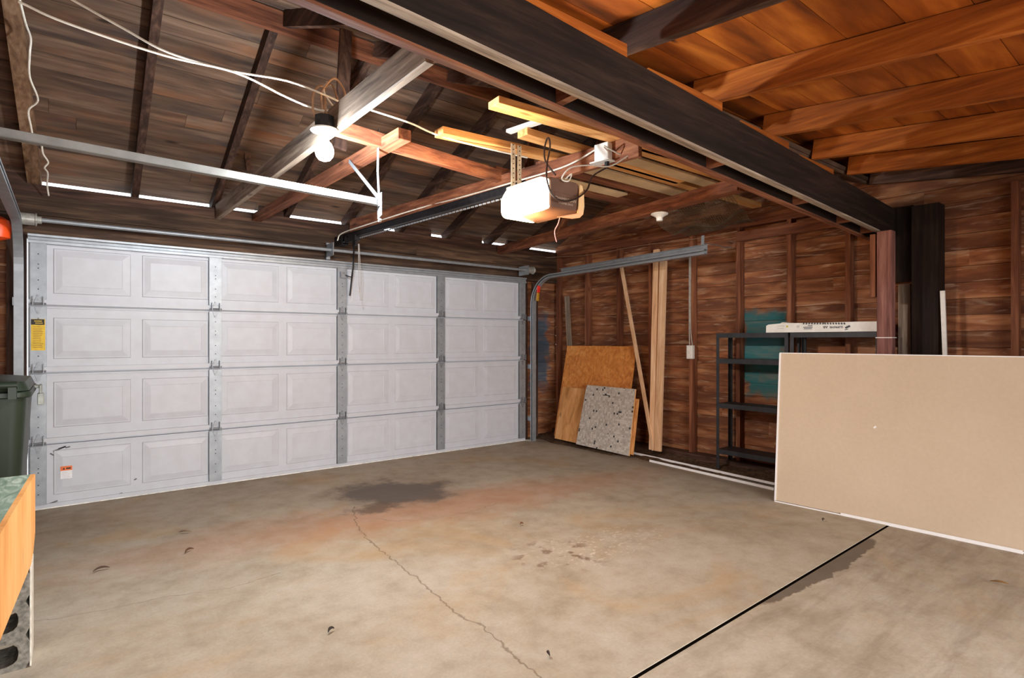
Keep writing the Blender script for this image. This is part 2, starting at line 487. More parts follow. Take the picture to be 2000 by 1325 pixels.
# siding ---------------------------------------------------------
def siding_mat():
    t = NT('old_board_siding')
    co = t.node('ShaderNodeNewGeometry').outputs['Position']
    ti = t.node('ShaderNodeAttribute', attribute_name='tint').outputs['Fac']
    cv = t.node('ShaderNodeCombineXYZ'); t.link(t.math('MULTIPLY', ti, 41.0), cv.inputs[0]); t.link(t.math('MULTIPLY', ti, 17.0), cv.inputs[1])
    c2 = t.vmath('ADD', co, cv.outputs[0]).outputs[0]
    g = t.noise(t.mapping(c2, (1.5, 1.5, 9)), 1.7, 5, 0.5, 0.5)
    b = t.noise(t.mapping(c2, (1.3, 1.3, 5)), 1.6, 4, 0.55)
    col = t.ramp(g, [(0.3, (96, 56, 38)), (0.5, (148, 94, 62)), (0.7, (180, 130, 92))])
    col = t.mix(t.ramp(b, [(0.42, 0.0), (0.66, 0.85)]), col, C4((108, 68, 50)))
    w = t.noise(t.mapping(c2, (1.6, 1.6, 13)), 2.1, 5, 0.6, 0.7)
    col = t.mix(t.ramp(w, [(0.56, 0.0), (0.7, 0.7)]), col, C4((190, 160, 134)))
    # old teal paint where a cabinet was once painted
    sep = t.node('ShaderNodeSeparateXYZ'); t.link(co, sep.inputs[0])
    wn = t.math('MULTIPLY', t.math('SUBTRACT', t.noise(co, 6.0, 4), 0.5), 0.35)
    def patch(axis, c, r, z, rz):
        a = t.math('ABSOLUTE', t.math('SUBTRACT', t.math('ADD', sep.outputs[axis], wn), c))
        d = t.math('ABSOLUTE', t.math('SUBTRACT', t.math('ADD', sep.outputs['Z'], wn), z))
        return t.math('MAXIMUM', t.math('DIVIDE', a, r), t.math('DIVIDE', d, rz))
    p1 = t.ramp(t.math('MULTIPLY', patch('Y', 2.87, 0.25, 1.20, 0.46), 0.5), [(0.40, 1.0), (0.52, 0.0)])
    p1 = t.math('MULTIPLY', p1, t.math('GREATER_THAN', sep.outputs['X'], 5.3))
    col = t.mix(t.math('MULTIPLY', t.math('MULTIPLY', p1, t.ramp(g, [(0.3, 1.0), (0.66, 0.75)])), 0.95), col, C4((34, 118, 124)))
    p2 = t.ramp(t.math('MULTIPLY', patch('X', 5.2, 0.18, 1.2, 0.55), 0.5), [(0.38, 1.0), (0.54, 0.0)])
    p2 = t.math('MULTIPLY', p2, t.math('GREATER_THAN', sep.outputs['Y'], 5.8))
    col = t.mix(t.math('MULTIPLY', p2, 0.8), col, C4((48, 84, 104)))
    tone = t.math('ADD', 0.82, t.math('MULTIPLY', ti, 0.5))
    hv = t.node('ShaderNodeHueSaturation'); t.link(col, hv.inputs['Color']); t.link(tone, hv.inputs['Value'])
    t.bump(g, 0.35, 0.006)
    return t.out(hv.outputs[0], 0.8, 0, 0.25)
M_siding = siding_mat()
def boards_wall(name, axis, fixed, a0, a1, z0, z1, hgt=0.128, thick=0.022, outward=1, mat=None, holes=()):
    """horizontal boards; axis 0: runs along X at Y=fixed, axis 1: runs along Y at X=fixed"""
    m = MB(); z = z0; k = 0
    while z < z1 - 0.01:
        zt = min(z + hgt, z1); jit = random.uniform(0, 0.005)
        spans = [(a0, a1)]
        for (h0, h1, hz0, hz1) in holes:
            if zt > hz0 + 0.01 and z < hz1 - 0.01:
                ns = []
                for s0, s1 in spans:
                    if h0 > s0: ns.append((s0, min(h0, s1)))
                    if h1 < s1: ns.append((max(h1, s0), s1))
                spans = [s_ for s_ in ns if s_[1] - s_[0] > 0.01]
        for s0, s1 in spans:
            cut = [s0]
            if s1 - s0 > 2.2: cut.append(s0 + (s1 - s0) * random.uniform(0.3, 0.7))
            cut.append(s1)
            for c0, c1 in zip(cut, cut[1:]):
                tt = random.random()
                f0, f1 = fixed + jit * outward, fixed + (jit + thick) * outward
                # lower edge kicks in a little: each board is lapped
                lap = 0.010 * outward
                if axis == 1:
                    m.hexa([(f0 - lap * 0, c0, z), (f0, c1, z), (f1, c1, z), (f1, c0, z), (f0 + lap, c0, zt - 0.003), (f0 + lap, c1, zt - 0.003), (f1 + lap, c1, zt - 0.003), (f1 + lap, c0, zt - 0.003)], tt)
                else:
                    m.hexa([(c0, f0, z), (c1, f0, z), (c1, f1, z), (c0, f1, z), (c0, f0 + lap, zt - 0.003), (c1, f0 + lap, zt - 0.003), (c1, f1 + lap, zt - 0.003), (c0, f1 + lap, zt - 0.003)], tt)
        z = zt; k += 1
    back = fixed + 0.036 * outward
    def slab(s0, s1, q0, q1):
        if axis == 1: m.box(back, back + 0.03 * outward, s0, s1, q0, q1, 0.1)
        else: m.box(s0, s1, back, back + 0.03 * outward, q0, q1, 0.1)
    if not holes: slab(a0, a1, z0, z1)
    else:
        h0, h1, hz0, hz1 = holes[0]
        slab(a0, h0, z0, z1); slab(h1, a1, z0, z1); slab(h0, h1, hz1, z1)
        if hz0 > z0 + 0.02: slab(h0, h1, z0, hz0)
    return struct(m.build(name, mat or M_siding))
boards_wall('wall_right', 1, XE, YR, YF + 0.05, 0.0, 3.55)
boards_wall('wall_left', 1, XW, YR, YF + 0.05, 0.0, 3.55, outward=-1)
M_header = wood('header_boards', (34, 24, 18), (70, 52, 40), (112, 86, 66), 0)
boards_wall('wall_front', 0, YF, XW, XE, 0.0, DTOP + 0.0, holes=((DOORX0 - 0.03, DOORX1 + 0.03, 0, DTOP),))
boards_wall('wall_front', 0, YF - 0.09, XW, XE, DTOP - 0.02, PL - 0.09, hgt=0.19, thick=0.05, mat=M_header)
boards_wall('wall_rear', 0, YR, XW, XE, 0.0, 2.55, outward=-1, holes=((-0.35, 3.35, 0, 2.15),))  # unseen wall; its opening is added to let fill light in
m = MB().box(XW, XE, 5.90, 5.975, PL - 0.09, PL, 0.4)
struct(m.build('trim_1', W_old(0)))
# door jambs
for nm, x0, x1 in (('trim_2', DOORX0 - 0.13, DOORX0 - 0.012), ('trim_3', DOORX1 + 0.03, DOORX1 + 0.12)):
    m = MB().box(x0, x1, YF - 0.10, YF + 0.03, 0.0, DTOP + 0.02, 0.3)
    struct(m.build(nm, W_old(2)))

# roof decks ----------------------------------------------------
def deck_mat():
    t = NT('roof_deck_boards')
    co = t.node('ShaderNodeNewGeometry').outputs['Position']
    ti = t.node('ShaderNodeAttribute', attribute_name='tint').outputs['Fac']
    cv = t.node('ShaderNodeCombineXYZ'); t.link(t.math('MULTIPLY', ti, 61.0), cv.inputs[0]); t.link(t.math('MULTIPLY', ti, 23.0), cv.inputs[1])
    c2 = t.vmath('ADD', co, cv.outputs[0]).outputs[0]
    g = t.noise(t.mapping(c2, (1.0, 10, 10)), 1.6, 6, 0.55, 0.4)
    b = t.noise(t.mapping(c2, (1.0, 3, 3)), 1.5, 3, 0.5)
    col = t.ramp(g, [(0.28, (68, 53, 45)), (0.5, (106, 82, 66)), (0.72, (136, 110, 91))])
    col = t.mix(t.ramp(b, [(0.54, 0.0), (0.72, 0.6)]), col, C4((136, 88, 58)))
    col = t.mix(t.ramp(t.noise(t.mapping(c2, (1.4, 6, 6)), 1.0, 3), [(0.52, 0.0), (0.7, 0.6)]), col, C4((56, 52, 54)))
    vo = t.node('ShaderNodeTexVoronoi'); t.link(t.mapping(c2, (1.7, 6, 6)), vo.inputs['Vector']); vo.inputs['Scale'].default_value = 1.0
    col = t.mix(t.ramp(vo.outputs['Distance'], [(0.04, 0.8), (0.12, 0.0)]), col, C4((20, 12, 10)))
    tone = t.math('ADD', 0.68, t.math('MULTIPLY', ti, 0.5))
    hv = t.node('ShaderNodeHueSaturation'); t.link(col, hv.inputs['Color']); t.link(tone, hv.inputs['Value'])
    t.bump(g, 0.25, 0.004)
    return t.out(hv.outputs[0], 0.8, 0, 0.25)
M_deck = deck_mat()
RD = 0.10                                           # rafter depth of the gable roof
def deck(name, y0, z0, y1, z1, w, thick, mat, x0=XW - 0.1, x1=XE + 0.1, joints=True):
    """boards that run along X from the low edge (y0,z0) up to (y1,z1)"""
    m = MB(); d = V((0, y1 - y0, z1 - z0)); L = d.length; d.normalize()
    n = V((0, -d.z, d.y)); n = n if n.z > 0 else -n
    s_ = 0.0
    while s_ < L - 0.01:
        e = min(s_ + w, L); cut = [x0]
        if joints:
            c = x0 + random.uniform(0.8, 3.0)
            while c < x1 - 0.5:
                cut.append(c); c += random.uniform(1.8, 3.6)
        cut.append(x1); off = n * random.uniform(0, 0.004)
        for c0, c1 in zip(cut, cut[1:]):
            a = V((0, y0, z0)) + d * (s_ + 0.002) + off; b = V((0, y0, z0)) + d * (e - 0.002) + off
            tt = random.random()
            A, B = V((c0, 0, 0)), V((c1 - 0.002, 0, 0)); N = n * thick
            m.hexa([A + a, B + a, B + b, A + b, A + a + N, B + a + N, B + b + N, A + b + N], tt)
        s_ = e
    A, B = V((x0, 0, 0)), V((x1, 0, 0)); lo = V((0, y0, z0)) + n * (thick + 0.006); hi = V((0, y1, z1)) + n * (thick + 0.006); N = n * 0.03
    m.hexa([A + lo, B + lo, B + hi, A + hi, A + lo + N, B + lo + N, B + hi + N, A + hi + N], 0.1)
    return struct(m.build(name, mat))
dk = RD / math.cos(math.atan(SL))
EAVE_Y = 6.052
deck('ceiling', EAVE_Y, RZ + dk - SL * (EAVE_Y - RY), RY, RZ + dk, 0.142, 0.02, M_deck)
LOWY = 2 * RY - EAVE_Y
deck('ceiling', 1.93, RZ + dk - SL * (RY - 1.93), RY, RZ + dk, 0.142, 0.02, M_deck)
# lean-to deck: wide orange boards lying on the lean-to rafters
LZ, LSL, LD = 2.668, 0.125, 0.14                    # rafter underside at Y=1.8, pitch, rafter depth
def lz(y): return LZ - LSL * (1.8 - y)
M_shed = wood('lean_to_sheathing', (66, 30, 7), (152, 76, 17), (208, 120, 40), 0, grain=5, blotch=0.65, tintrange=0.3, knots=0.9)
deck('ceiling', YR - 0.25, lz(YR - 0.25) + LD + 0.004, 2.42, lz(2.42) + LD + 0.004, 0.235, 0.018, M_shed)

# ------------------------------------------------------------------ roof framing
def rz_front(y): return RZ - SL * (y - RY)
def rz_rear(y): return RZ - SL * (RY - y)
front = [(-0.20, -0.26, 'brown', 'pale brown roof rafter with a wavy white cable stapled along it'),
         (0.474, 0.44, 'old', 'dark rafter crossing above the left panel column of the garage door'),
         (1.10, 1.10, 'old', 'dark rafter running from the ridge to the left end of the bulb joist'),
         (1.76, 1.78, 'old', 'dark rafter of the front slope directly behind the bare bulb'),
         (2.40, 2.40, 'old', 'dark front rafter descending behind the opener rail at the door header'),
         (3.04, 3.04, 'old', 'dark front rafter descending just right of the opener rail'),
         (3.68, 3.68, 'old', 'dark front rafter behind the lit opener lamp'),
         (4.32, 4.32, 'old', 'dark front rafter above the right panel column of the garage door'),
         (4.96, 4.96, 'old', 'dark front rafter next to the right gable wall'),
         (-0.85, -0.88, 'old', 'dark front rafter at the far left edge of the roof')]
for xb, xt, k, lab in front:
    y0, y1 = 6.0, RY + 0.02
    m = MB().bar((xb, y0, rz_front(y0)), (xt, y1, rz_front(y1)), 0.085 if k == 'brown' else 0.055, RD, oz=1, tint=0.35 if k == 'brown' else random.uniform(0.0, 0.25))
    tag(m.build('roof_rafter', W_brn(1) if k == 'brown' else W_old(1)), lab, 'rafter', 'rafters of the front roof slope')
rear = [(0.50, 'rear slope rafter butting the ridge, leftmost one seen past the beam'),
        (1.16, 'rear slope rafter butting the ridge above the bulb joist'),
        (1.80, 'rear slope rafter butting the ridge between bulb joist and opener'),
        (2.44, 'rear slope rafter above the opener hanger'),
        (3.08, 'rear slope rafter above the yellow plank on the joists'),
        (3.72, 'rear slope rafter over the stored lumber'),
        (4.36, 'rear slope rafter over the rightmost ceiling joist'),
        (5.00, 'rear slope rafter nearest the right gable wall'),
        (-0.14, 'rear slope rafter near the left end of the beam')]
for x, lab in rear:
    m = MB().bar((x, 2.0, rz_rear(2.0)), (x, RY - 0.02, rz_rear(RY - 0.02)), 0.045, RD, oz=1, tint=random.random())
    tag(m.build('roof_rafter', W_old(1)), lab, 'rafter', 'rafters of the rear roof slope')
m = MB().box(XW, XE, RY - 0.018, RY + 0.018, RZ - 0.045, RZ + dk - 0.015, 0.7)
tag(m.build('ridge_board', W_red(0)), 'reddish ridge board running along the peak of the gable roof', 'ridge board')
# blocks between the rafters on the front plate (some bays are open to daylight)
for i, (x0, x1, lab) in enumerate([(-0.85, -0.22, 'dark blocking closing the eave gap left of the open bays'),
                                   (1.50, 1.735, 'short dark block in the eave gap behind the second joist'),
                                   (3.07, 3.45, 'dark eave block behind the opener lamp'),
                                   (3.72, 4.20, 'dark eave block behind the rightmost sloping joist'),
                                   (4.62, 4.94, 'dark eave block above the right end of the door')]):
    m = MB().box(x0, x1, 5.93, 5.965, PL, rz_front(5.95) + dk - 0.012, 0.4)
    tag(m.build('eave_block', W_old(0)), lab, 'wood block', 'eave blocks on the front plate')

# beam that carries the roof where the lean-to joins
def beam_y(x): return 1.545 + (x - 0.64) * (1.70 - 1.545) / (5.12 - 0.64)
def beam_z(x): return 2.352 + (x - 0.64) * (2.212 - 2.352) / (5.12 - 0.64)
bx0, bx1 = XW, XE - 0.02
beam = thing('roof_beam', 'long black built-up timber beam spanning the garage overhead', 'beam', (2.0, beam_y(2.0), beam_z(2.0)))
def plank(dy, th, hgt, dz=0.0, tint=0.5):
    m = MB(); a, b = bx0, bx1
    ya, yb = beam_y(a) + dy, beam_y(b) + dy; za, zb = beam_z(a) + dz, beam_z(b) + dz
    m.hexa([(a, ya, za), (b, yb, zb), (b, yb + th, zb), (a, ya + th, za), (a, ya, za + hgt), (b, yb, zb + hgt), (b, yb + th, zb + hgt), (a, ya + th, za + hgt)], tint)
    return m
plank(0.0, 0.042, 0.235).build('near_plank', W_black(0), beam, 0.003)
plank(0.150, 0.042, 0.235, 0.0).build('far_plank', W_black(0), beam, 0.003)
# bottom face of each plank as a thin strip, paler than the plank
plank(0.002, 0.038, 0.012, -0.012, 0.8).build('bottom_strip', W_grey(0), beam)
plank(0.152, 0.038, 0.012, -0.012, 0.5).build('bottom_strip', W_red(0), beam)
for x in (1.62, 2.78, 3.86, 4.62, 5.12):
    m = MB().box(x - 0.02, x + 0.02, beam_y(x) + 0.043, beam_y(x) + 0.149, beam_z(x), beam_z(x) + 0.06, 0.8)
    m.build('spacer', W_red(1), beam)
# blocking boards standing on the beam between the lean-to rafters
for x0, x1, lab, dy in [(1.20, 1.92, 'orange blocking board on the beam left of the dark lean-to rafter', 0.04),
                        (2.12, 2.74, 'orange-red blocking board on the beam right of the dark lean-to rafter', 0.05),
                        (2.98, 3.54, 'dim reddish blocking board on the beam, third along', 0.05),
                        (3.76, 4.28, 'dark blocking board on the beam near the right end', 0.06)]:
    xm = (x0 + x1) / 2; zb = beam_z(xm) + 0.237
    m = MB().box(x0, x1, beam_y(xm) + dy, beam_y(xm) + dy + 0.036, zb + 0.004, zb + 0.066, random.random())
    tag(m.build('blocking_board', W_orng(0)), lab, 'wood block', 'blocking boards on the beam')

# lean-to rafters
lean = [(1.33, 'W', 'orange lean-to rafter over the camera side, leftmost in view'),
        (2.03, 'B', 'darkest lean-to rafter with a pale lit flank, crossing above the beam'),
        (2.84, 'O', 'orange lean-to rafter with a long bright wedge of lamp light'),
        (3.634, 'O', 'orange lean-to rafter, next one right of the brightly lit wedge'),
        (4.36, 'O', 'orange lean-to rafter with two small bright light patches'),
        (4.99, 'O', 'orange lean-to rafter second from the right wall'),
        (5.45, 'B', 'dark lean-to rafter against the right wall'),
        (0.63, 'O', 'orange lean-to rafter above the camera'),
        (-0.07, 'O', 'orange lean-to rafter above the workbench')]
for x, k, lab in lean:
    y0, y1 = YR + 0.05, 1.90
    m = MB().bar((x, y0, lz(y0)), (x, y1, lz(y1)), 0.042, LD, oz=1, tint=random.uniform(0.3, 0.9))
    tag(m.build('lean_to_rafter', {'W': W_orng(1), 'O': W_orng(1), 'B': W_old(1)}[k]), lab, 'rafter', 'rafters of the lean-to roof')

# ceiling joists (rough old ties, none of them quite parallel)
def joist(name, p, q, w, h, mat, lab, tint=0.5):
    m = MB().bar(p, q, w, h, oz=1, tint=tint)
    return tag(m.build(name, mat, bevel=0.003), lab, 'joist', 'ceiling joists under the gable roof')
J1a, J1b = V((1.115, 5.86, 2.47)), V((1.17, 2.02, 2.47))
joist('ceiling_joist', J1a, J1b, 0.042, 0.14, W_grey(1), 'weathered grey joist carrying the bare bulb beside the beam', 0.75)
J2a, J2b = V((1.46, 5.86, 2.50)), V((1.545, 2.96, 2.50))
joist('ceiling_joist', J2a, J2b, 0.085, 0.066, W_red(1), 'short joist with a cut end and steel straps hanging from it', 0.7)
J3a, J3b = V((2.42, 5.86, 2.50)), V((2.86, 2.30, 2.50))
joist('ceiling_joist', J3a, J3b, 0.042, 0.14, W_red(1), 'reddish joist with the white outlet box and stapled cable', 0.9)
J4a, J4b = V((4.44, 5.86, 2.46)), V((3.99, 2.26, 2.46))
joist('ceiling_joist', J4a, J4b, 0.09, 0.10, W_red(1), 'round-edged reddish joist at right, above the white lampholder', 0.6)
# hangers from the ridge
for nm, p, q, lab in (('joist_hanger', PY(676, 55, 3.80), PY(664, 290, 3.55), 'upright board tying the bulb joist up to the ridge'),
                      ('joist_hanger', PY(1049, 200, 3.80), PY(1030, 350, 3.60), 'upright board tying the outlet joist up to the ridge'),
                      ('joist_hanger', (4.30, RY - 0.0, RZ - 0.02), (4.25, 4.55, 2.50), 'dim upright board tying the right joist to the ridge'),
                      ('joist_hanger', PY(477, 262, 5.2), PY(487, 332, 5.4), 'dim slanting board behind the bulb glow')):
    m = MB().bar(p, q, 0.05 if 'slanting' in lab else 0.085, 0.022, up=(0, 1, 0.2), tint=random.uniform(0, .5))
    tag(m.build(nm, W_old(2) if 'bulb' in lab else W_red(2)), lab, 'board')

# right wall framing --------------------------------------------
XS = 5.45
studs = [(5.84, 'corner stud where the right wall meets the door wall'), (5.27, 'dark wall stud above the left edge of the orange sheet'),
         (4.72, 'dark wall stud behind the orange sheet, its right one'), (4.22, 'dark wall stud behind the two upright pale boards'),
         (3.66, 'dark wall stud carrying the white switch box'), (3.10, 'dark wall stud at the left end of the black shelf'),
         (2.575, 'dark wall stud behind the white shingle bundle, left one'), (2.055, 'dark wall stud behind the white shingle bundle, right one'),
         (0.93, 'dark wall stud at the right edge of the lit siding')]
for y, lab in studs:
    m = MB().box(XS, XE - 0.002, y, y + 0.042, 0.09, 2.50, random.uniform(0.2, 0.9))
    tag(m.build('wall_stud', W_red(2)), lab, 'stud', 'studs of the right wall')
for x, lab in ((-0.95, 'dark stud of the door wall at far left'), (-0.52, 'dark stud of the door wall beside the left track'), (5.05, 'dark stud of the door wall right of the right track')):
    m = MB().box(x, x + 0.042, YF - 0.09, YF - 0.002, 0.0, DTOP - 0.03, random.random())
    tag(m.build('wall_stud', W_old(2)), lab, 'stud')
m = MB().box(XS - 0.005, XE - 0.002, 1.95, 5.86, 2.50, 2.60, 0.5)
struct(m.build('trim_4', W_red(1)))
m = MB().box(XS - 0.04, XS - 0.003, 1.86, 3.12, 2.352, 2.45, 0.5)
tag(m.build('header_board', W_red(1)), 'reddish board nailed across the stud tops above the shelves', 'board')
m = MB().box(XS - 0.06, XE - 0.01, YR, 5.90, -0.01, 0.09, 0.3)
struct(m.build('trim_5', W_old(1)))

# ------------------------------------------------------------------ garage door
door = thing('garage_door', 'white four-section steel garage door with raised panels and steel stiles', 'garage door', (2.27, DY + 0.03, 0.0))
GAP0 = 0.014
zs = [GAP0, 0.515, 1.078, 1.607, 2.105]
rects = [(-0.082, 0.43), (0.51, 1.019), (1.115, 1.634), (1.71, 2.205), (2.335, 2.807), (2.884, 3.40), (3.54, 4.02), (4.105, 4.635)]
rz_ = [(0.105, 0.46), (0.64, 1.005), (1.185, 1.515), (1.705, 2.065)]
M_label_y = plain('yellow_label', (222, 184, 20), 0.5, 0, 0.05, 30)
M_label_o = plain('orange_label', (236, 112, 40), 0.5, 0, 0.04, 30)
M_ink = plain('dark_ink', (30, 28, 26), 0.6, 0, 0.1, 30)
M_hinge = plain('bright_zinc', (138, 141, 146), 0.45, 0.5, 0.06, 60)
stile_x = [-0.172, 1.072, 2.269, 3.472, 4.716]
YS = DY + 0.022                                      # skin plane of the panels
for i in range(4):
    z0, z1 = zs[i] + (0.007 if i else 0), zs[i + 1] - 0.007
    m = MB().box(DOORX0, DOORX1, YS, YS + 0.028, z0, z1)
    # inward lips at the top and bottom of every section
    if i > 0: m.box(DOORX0, DOORX1, DY - 0.004, YS, z0, z0 + 0.040)
    m.box(DOORX0, DOORX1, DY + 0.008, YS, z1 - 0.012, z1)
    if i < 3: m.box(DOORX0, DOORX1, YS + 0.028, YS + 0.034, z1 - 0.02, z1 + 0.024)
    if i == 0: m.box(DOORX0, DOORX1, DY + 0.006, YS, z0, z0 + 0.03)
    for (x0, x1) in rects:
        a0, a1 = rz_[i]
        for k, (g0, g1, y0, y1) in enumerate(((0.0, 0.012, YS, YS - 0.006), (0.012, 0.05, YS - 0.006, YS + 0.004 - 0.009))):
            pass
        # raised panel: a bevelled frame rising to a flat field
        b = len(m.v)
        rings = [(0.0, 0.0), (0.006, 0.007), (0.016, 0.007), (0.058, 0.013), (0.062, 0.0115)]
        for ins, h in rings:
            m.v += [V((x0 + ins, YS - h, a0 + ins)), V((x1 - ins, YS - h, a0 + ins)), V((x1 - ins, YS - h, a1 - ins)), V((x0 + ins, YS - h, a1 - ins))]
        for r in range(len(rings) - 1):
            for k in range(4):
                k2 = (k + 1) % 4
                m.face([b + r * 4 + k, b + r * 4 + k2, b + r * 4 + 4 + k2, b + r * 4 + 4 + k], 0.5)
        e = b + (len(rings) - 1) * 4
        m.face([e, e + 1, e + 2, e + 3], 0.5)
    sec = m.build('door_section', M_white_steel, door)
    for sx in stile_x:
        hw = 0.05 if sx in (stile_x[0], stile_x[-1]) else 0.052
        s0 = z0 + (0.040 if i else 0.03); s1 = z1 - 0.002
        sm = MB().box(sx - hw, sx + hw, DY - 0.010, DY - 0.004 + 0.012, s0, s1)
        sm.box(sx - hw, sx - hw + 0.003, DY - 0.004, YS, s0, s1); sm.box(sx + hw - 0.003, sx + hw, DY - 0.004, YS, s0, s1)
        st = sm.build('stile', galv(), sec, 0.001)
        hm = MB()
        for fz in (0.18, 0.34, 0.55, 0.62, 0.8):
            hm.lathe((sx, DY - 0.0105, s0 + (s1 - s0) * fz), [(0.0045, -0.0006), (0.0045, 0.0006)], 8, 'y')
        hm.build('bolt_hole', M_ink, st)
    if i < 3:                                        # hinges astride each joint
        for sx in stile_x:
            zj = zs[i + 1]
            hm = MB()
            y = DY - 0.013
            hm.prism([(sx - 0.026, y, zj + 0.022), (sx + 0.026, y, zj + 0.022), (sx + 0.007, y, zj + 0.082), (sx - 0.007, y, zj + 0.082)], (0, -0.004, 0))
            hm.prism([(sx - 0.024, y, zj - 0.012), (sx + 0.024, y, zj - 0.012), (sx + 0.006, y, zj - 0.066), (sx - 0.006, y, zj - 0.066)], (0, -0.004, 0))
            hm.tube([(sx - 0.048, y - 0.008, zj + 0.012), (sx + 0.048, y - 0.008, zj + 0.012)], 0.008, 8)
            hm.box(sx - 0.034, sx - 0.029, y - 0.03, y, zj + 0.0, zj + 0.07); hm.box(sx + 0.029, sx + 0.034, y - 0.03, y, zj + 0.0, zj + 0.07)
            for dz in (0.045, 0.075, -0.05):
                hm.lathe((sx, y - 0.006, zj + dz), [(0.008, -0.004), (0.008, 0.004)], 6, 'y')
            hm.build('hinge', M_hinge, sec)
m = MB()                                             # ribbed strut across the top of the door
prof = [(0, 2.088), (0.032, 2.092), (0.034, 2.112), (0.018, 2.118), (0.018, 2.138), (0.036, 2.144), (0.038, 2.160), (0, 2.168)]
m.prism([(DOORX0, DY + 0.012 - a, z) for a, z in prof], (DOORX1 - DOORX0, 0, 0))
m.build('top_strut', galv(), door)
m = MB().box(DOORX0, DOORX1, DY + 0.01, DY + 0.05, GAP0 - 0.010, GAP0 + 0.004)
m.build('bottom_seal', plain('pale_weatherseal', (228, 226, 220), 0.6), door)
m = MB()                                             # operator bracket on the middle stile
m.box(2.24, 2.30, DY - 0.045, DY - 0.010, 1.985, 2.05); m.lathe((2.262, DY - 0.03, 2.012), [(0.024, -0.02), (0.024, 0.01)], 10, 'y'); m.lathe((2.278, DY - 0.04, 2.035), [(0.012, -0.02), (0.012, 0.01)], 8, 'y')
m.build('operator_bracket', M_hinge, door)
# labels on the door
lb = MB().box(-0.215, -0.13, DY - 0.0135, DY - 0.0115, 1.255, 1.50).build('warning_label', M_label_y, door)
lb['label'] = 'tall yellow warning label with a black heading'
hd = MB().box(-0.215, -0.135, DY - 0.0145, DY - 0.0128, 1.455, 1.498).build('label_heading', M_ink, lb)
m = MB()
for k in range(13):
    zz = 1.44 - k * 0.0135
    m.box(-0.205, -0.205 + random.uniform(0.045, 0.065), DY - 0.0141, DY - 0.0132, zz, zz + 0.0035)
m.build('label_print', plain('brown_print', (140, 100, 20), 0.6), lb)
m = MB().box(-0.196, -0.15, DY - 0.0150, DY - 0.0142, 1.480, 1.487).box(-0.19, -0.145, DY - 0.0150, DY - 0.0142, 1.465, 1.471)
m.build('label_print', M_label_y, lb)
a, b = PY(118, 912, YS - 0.013), PY(141, 934, YS - 0.013)
lb = MB().box(a.x, b.x, YS - 0.0150, YS - 0.0125, b.z, a.z - 0.035).build('safety_label', plain('white_label', (232, 232, 236), 0.5, 0, 0.02), door)
hd = MB().box(a.x, b.x, YS - 0.0152, YS - 0.0125, a.z - 0.035, a.z).build('label_heading', M_label_o, lb)
m = MB().prism([(a.x + 0.012, YS - 0.0158, a.z - 0.026), (a.x + 0.030, YS - 0.0158, a.z - 0.026), (a.x + 0.021, YS - 0.0158, a.z - 0.010)], (0, 0.0005, 0))
m.box(a.x + 0.036, b.x - 0.008, YS - 0.0158, YS - 0.0152, a.z - 0.024, a.z - 0.013)
m.build('label_print', M_ink, lb)
m = MB()
for k in range(5): m.box(a.x + 0.01, b.x - random.uniform(0.01, 0.03), YS - 0.0156, YS - 0.0150, a.z - 0.052 - k * 0.012, a.z - 0.050 - k * 0.012)
m.build('label_print', plain('grey_print', (176, 176, 182), 0.6), lb)
m = MB()                                             # dark scuffs where the cart rubs
for (px, py, L, an) in ((98, 886, .05, -.7), (104, 882, .08, .35), (114, 877, .05, .3), (128, 875, .03, .2), (82, 990, .10, .3), (262, 938, .02, .5), (231, 966, .03, .2), (190, 890, .02, .1)):
    p = PY(px, py, YS - 0.003); d = V((math.cos(an), 0, math.sin(an))) * L
    m.bar(p, p + d, 0.003, 0.009, up=(0, 0, 1))
m.build('scuff_mark', plain('scuff_grey', (92, 92, 98), 0.7, 0, 0.1), door)

# torsion shaft and header hardware
shaft = thing('torsion_shaft', 'long silver torsion tube running above the garage door', 'door shaft', (2.2, 5.65, 2.255))
MB().tube([(-0.27, 5.66, 2.262), (4.83, 5.66, 2.256)], 0.0165, 12).build('tube', galv(), shaft, smooth=True)
for x0 in (-0.29, 4.72):
    m = MB().lathe((x0, 5.66, 2.26), [(0.03, 0.0), (0.045, 0.004), (0.045, 0.10), (0.05, 0.105), (0.05, 0.112), (0.028, 0.115), (0.028, 0.14), (0.02, 0.142)], 20, 'x')
    m.build('cable_drum', plain('grey_cast_drum', (168, 168, 162), 0.5, 0.4, 0.1, 40), shaft)
    m = MB().box(x0 - 0.015, x0 - 0.009, 5.60, 5.80, 2.19, 2.31)
    m.build('end_bearing_plate', galv(), shaft)
m = MB().box(2.12, 2.126, 5.60, 5.80, 2.20, 2.33).box(2.12, 2.16, 5.79, 5.80, 2.18, 2.35).lathe((2.118, 5.66, 2.26), [(0.035, 0), (0.035, 0.016)], 16, 'x')
m.build('centre_bearing_plate', galv(), shaft)

